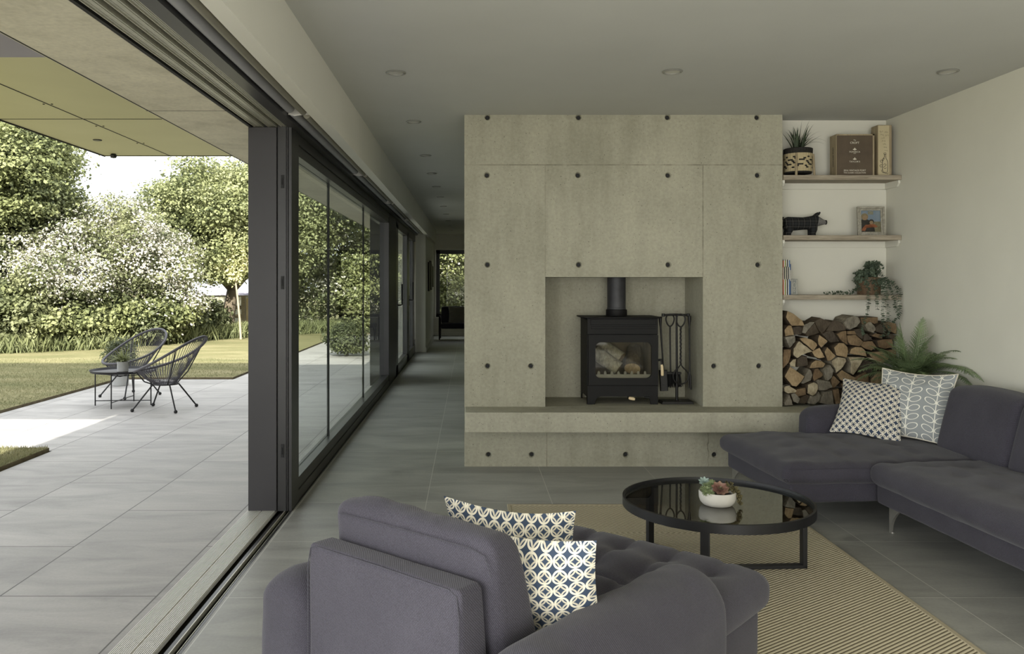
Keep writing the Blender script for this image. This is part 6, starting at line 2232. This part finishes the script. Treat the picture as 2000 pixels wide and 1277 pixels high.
def build_patio_chair(cx, cy, ang, label, sc=1.0):
    o = empty('string_chair', (cx, cy, 0), ang, label, 'chair', 'string chairs on the terrace')
    A, B = 0.385 * sc, 0.345 * sc
    n = 64

    def hoop(a):
        x = A * math.cos(a)
        y = B * math.sin(a) * (1.0 - 0.10 * math.cos(a))
        z = 0.575 - x * 0.50 + 0.10 * (x / A) ** 2 * 0.6 - 0.02
        return Vector((x - 0.05, y, z))
    pts = [hoop(2 * PI * i / n) for i in range(n)]
    MB().tube(pts, 0.0145, 10, closed=True).build('hoop', M['cord'], o, smooth=60)
    ring_c = Vector((0.0, 0, 0.285))
    rb = 0.135
    base = [ring_c + Vector((rb * math.cos(2 * PI * i / 32), rb * math.sin(2 * PI * i / 32), 0.0)) for i in range(32)]
    MB().tube(base, 0.008, 8, closed=True).build('base_ring', M['black_metal'], o, smooth=60)
    m = MB()
    N = 62
    for i in range(N):
        a = 2 * PI * i / N
        p = hoop(a)
        b = ring_c + Vector((rb * 0.75 * math.cos(a), rb * 0.75 * math.sin(a), -0.002))
        mid = p.lerp(b, 0.6) + Vector((0, 0, -0.012))
        e = ring_c + Vector((rb * 0.1 * math.cos(a), rb * 0.1 * math.sin(a), -0.012))
        m.tube([p, p.lerp(b, 0.3), mid, b, e], 0.0034, 5)
    m.build('woven_cords', M['cord'], o, smooth=60)
    # support rods from base ring up to the hoop
    for a in (math.radians(125), math.radians(-125), math.radians(40), math.radians(-40)):
        p = hoop(a)
        b = ring_c + Vector((rb * math.cos(a), rb * math.sin(a), 0))
        out = Vector((math.cos(a), math.sin(a), 0)) * 0.03
        MB().tube([b, b.lerp(p, 0.35) + out * 0.8 + Vector((0, 0, -0.02)), p], 0.007, 8).build('support_rod', M['black_metal'], o, smooth=60)
    for (fx, fy) in ((0.27, 0.22), (0.27, -0.22), (-0.24, 0.24), (-0.24, -0.24)):
        a = math.atan2(fy, fx)
        b = ring_c + Vector((rb * math.cos(a), rb * math.sin(a), 0.0))
        leg = MB().tube([b, Vector((fx * 0.97, fy * 0.97, 0.03)), Vector((fx, fy, 0.012))], 0.0085, 8).build('leg', M['black_metal'], o, smooth=60)
        f = MB().lathe([(0, 0), (0.012, 0.001), (0.019, 0.010), (0.019, 0.022), (0.011, 0.034), (0, 0.036)], 12).build('foot_cap', M['rubber'], leg, smooth=60)
        f.location = (fx, fy, 0.0)
    return o


def build_patio():
    build_patio_chair(-3.36, 9.19, math.radians(172), 'black string chair on the right of the tray table, side on')
    build_patio_chair(-4.20, 10.30, math.radians(242), 'black string chair behind the tray table, facing the house')
    cx, cy = -3.965, 9.53
    o = empty('tray_table', (cx, cy, 0), 0, 'low round black tray table between the two string chairs', 'side table')
    MB().lathe([(0, 0.380), (0.335, 0.380), (0.350, 0.384), (0.364, 0.405), (0.367, 0.410), (0.360, 0.410), (0.346, 0.388), (0.333, 0.385), (0, 0.385)], 56).build('tray', M['black_metal'], o, smooth=40)
    ps = []
    for a in (189, 268, 0, 92):
        c, s = math.cos(math.radians(a)), math.sin(math.radians(a))
        ps.append((c * 0.31, s * 0.31))
        MB().tube([(c * 0.31, s * 0.31, 0.0), (c * 0.31, s * 0.31, 0.379)], 0.0075, 8).build('leg', M['black_metal'], o, smooth=60)
    for a, b in ((0, 2), (1, 3)):
        MB().tube([(ps[a][0], ps[a][1], 0.055 + 0.012 * a), (ps[b][0], ps[b][1], 0.055 + 0.012 * a)], 0.005, 8).build('cross_bar', M['black_metal'], o, smooth=60)
        MB().tube([(ps[a][0], ps[a][1], 0.372), (ps[a][0] * 0.3, ps[a][1] * 0.3, 0.335), (ps[b][0] * 0.3, ps[b][1] * 0.3, 0.335), (ps[b][0], ps[b][1], 0.372)], 0.005, 8).build('cross_bar', M['black_metal'], o, smooth=60)
    # fern on the table
    px, py, pz = -3.965, 9.50, 0.3855
    o = empty('potted_fern', (px, py, pz), 0, 'small fern in a grey cement pot on the outdoor tray table', 'potted plant')
    MB().lathe([(0, 0), (0.056, 0), (0.060, 0.004), (0.062, 0.115), (0.056, 0.116), (0.054, 0.10), (0, 0.098)], 28).build('pot', M['pot_grey'], o, smooth=40)
    m = MB()
    rs = random.Random(6)
    for i in range(60):
        a = rs.uniform(0, 2 * PI)
        t = rs.uniform(0.15, 1.3)
        frond(m, (rs.uniform(-.02, .02), rs.uniform(-.02, .02), 0.10), (math.cos(a) * t, math.sin(a) * t, 1.0), rs.uniform(0.12, 0.23), 0.022, 1.1, 14, seed=i, start=0.12)
    m.build('fronds', M['leaf_green'], o, recalc=False)
    # bush in the larger pot on the ground
    x, y = -4.77, 11.35
    o = empty('potted_shrub', (x, y, 0), 0, 'dark bushy plant in a larger grey pot on the terrace behind the tray table', 'potted plant')
    MB().lathe([(0, 0), (0.100, 0), (0.106, 0.006), (0.112, 0.24), (0.104, 0.242), (0.100, 0.22), (0, 0.218)], 32).build('pot', M['pot_grey'], o, smooth=40)
    leaf_cloud('foliage', [(0, 0, 0.42, 0.20)], 420, 8, 0.030, [M['leaf_dark'], M['leaf_green']], o, 60, 1.0, [0.7, 0.3], 0.03)
    MB().tube([(0, 0, 0.2), (0, 0, 0.42)], 0.012, 6).build('stem', M['trunk'], o)


# ================================================================== THE FAR ROOM
def build_far_room():
    # wall art on the side wall of the passage
    o = empty('wall_art', (-0.893, 17.6, 1.22), 0, 'dark carved wooden panel hanging on the passage wall near the far window', 'wall art')
    b = MB()
    for i, (a, w, h0, h1) in enumerate(((0.0, 0.5, 0.0, 0.62), (0.55, 0.42, 0.04, 0.66), (1.02, 0.5, 0.02, 0.60), (1.55, 0.35, 0.08, 0.56))):
        b.box(0.0, 0.03 + 0.012 * (i % 2), a, a + w, h0, h1)
    b.build('panels', M['dark_wood'], o, bevel=0.004)
    MB().box(0.0, 0.012, -0.02, 1.95, 0.28, 0.34).build('rail', M['dark_wood'], o)
    # low side console on the same wall
    # armchair by the window
    cx, cy = -0.42, 20.7
    o = empty('lounge_chair', (cx, cy, 0), math.radians(0), 'dark wood framed lounge chair in front of the far window', 'chair')
    q = MB()
    q.build
    for sx in (-0.33, 0.33):
        fr = MB()
        fr.tube([(sx, -0.30, 0.0), (sx, -0.28, 0.30), (sx, -0.26, 0.56)], [0.018, 0.022, 0.020], 8)
        fr.build('leg', M['dark_wood'], o, smooth=60)
        fr = MB().tube([(sx * 1.0, 0.36, 0.0), (sx, 0.30, 0.30), (sx, 0.28, 0.50)], [0.018, 0.022, 0.020], 8)
        fr.build('leg', M['dark_wood'], o, smooth=60)
        MB().tube([(sx, -0.32, 0.57), (sx, 0.0, 0.56), (sx, 0.34, 0.50)], [0.020, 0.024, 0.018], 8).build('armrest', M['dark_wood'], o, smooth=60)
        MB().tube([(sx, -0.27, 0.30), (sx, 0.30, 0.26)], 0.018, 8).build('side_rail', M['dark_wood'], o, smooth=60)
    soft('seat_cushion', o, (-0.30, 0.30, -0.28, 0.26, 0.27, 0.40), 0.04, 0.06, 0.01, 70)
    soft('backrest', o, (-0.30, 0.30, 0.22, 0.36, 0.38, 0.80), 0.04, 0.06, 0.01, 71)
    k = NT('knitted_stripe', 0.9)
    co = k.coord()
    xx, yy, zz = k.sep(co)
    s = k.math('ABSOLUTE', k.math('SINE', k.math('MULTIPLY', yy, 90)))
    k.color(k.mix(s, srgb(96, 92, 84), srgb(140, 136, 124)))
    k.bump(s, 0.5, 0.004)
    cushion('cushion', 0.44, 0.14, k.m, (cx + 0.10, cy + 0.06, 0.60), (1, 0.05, 0.0), (0.0, 0.16, 0.42), 'grey knitted cushion on the dark chair by the far window', k.m, 9)
    o = empty('footstool', (0.22, 20.45, 0), 0, 'dark footstool beside the lounge chair by the far window', 'stool')
    soft('seat', o, (-0.24, 0.24, -0.2, 0.2, 0.30, 0.40), 0.03, 0.06, 0.006, 72)
    for sx in (-0.2, 0.2):
        for sy in (-0.16, 0.16):
            MB().tube([(sx * 1.1, sy * 1.1, 0), (sx, sy, 0.30)], [0.013, 0.018], 8).build('leg', M['dark_wood'], o, smooth=60)


build_garden()
build_patio()
build_far_room()
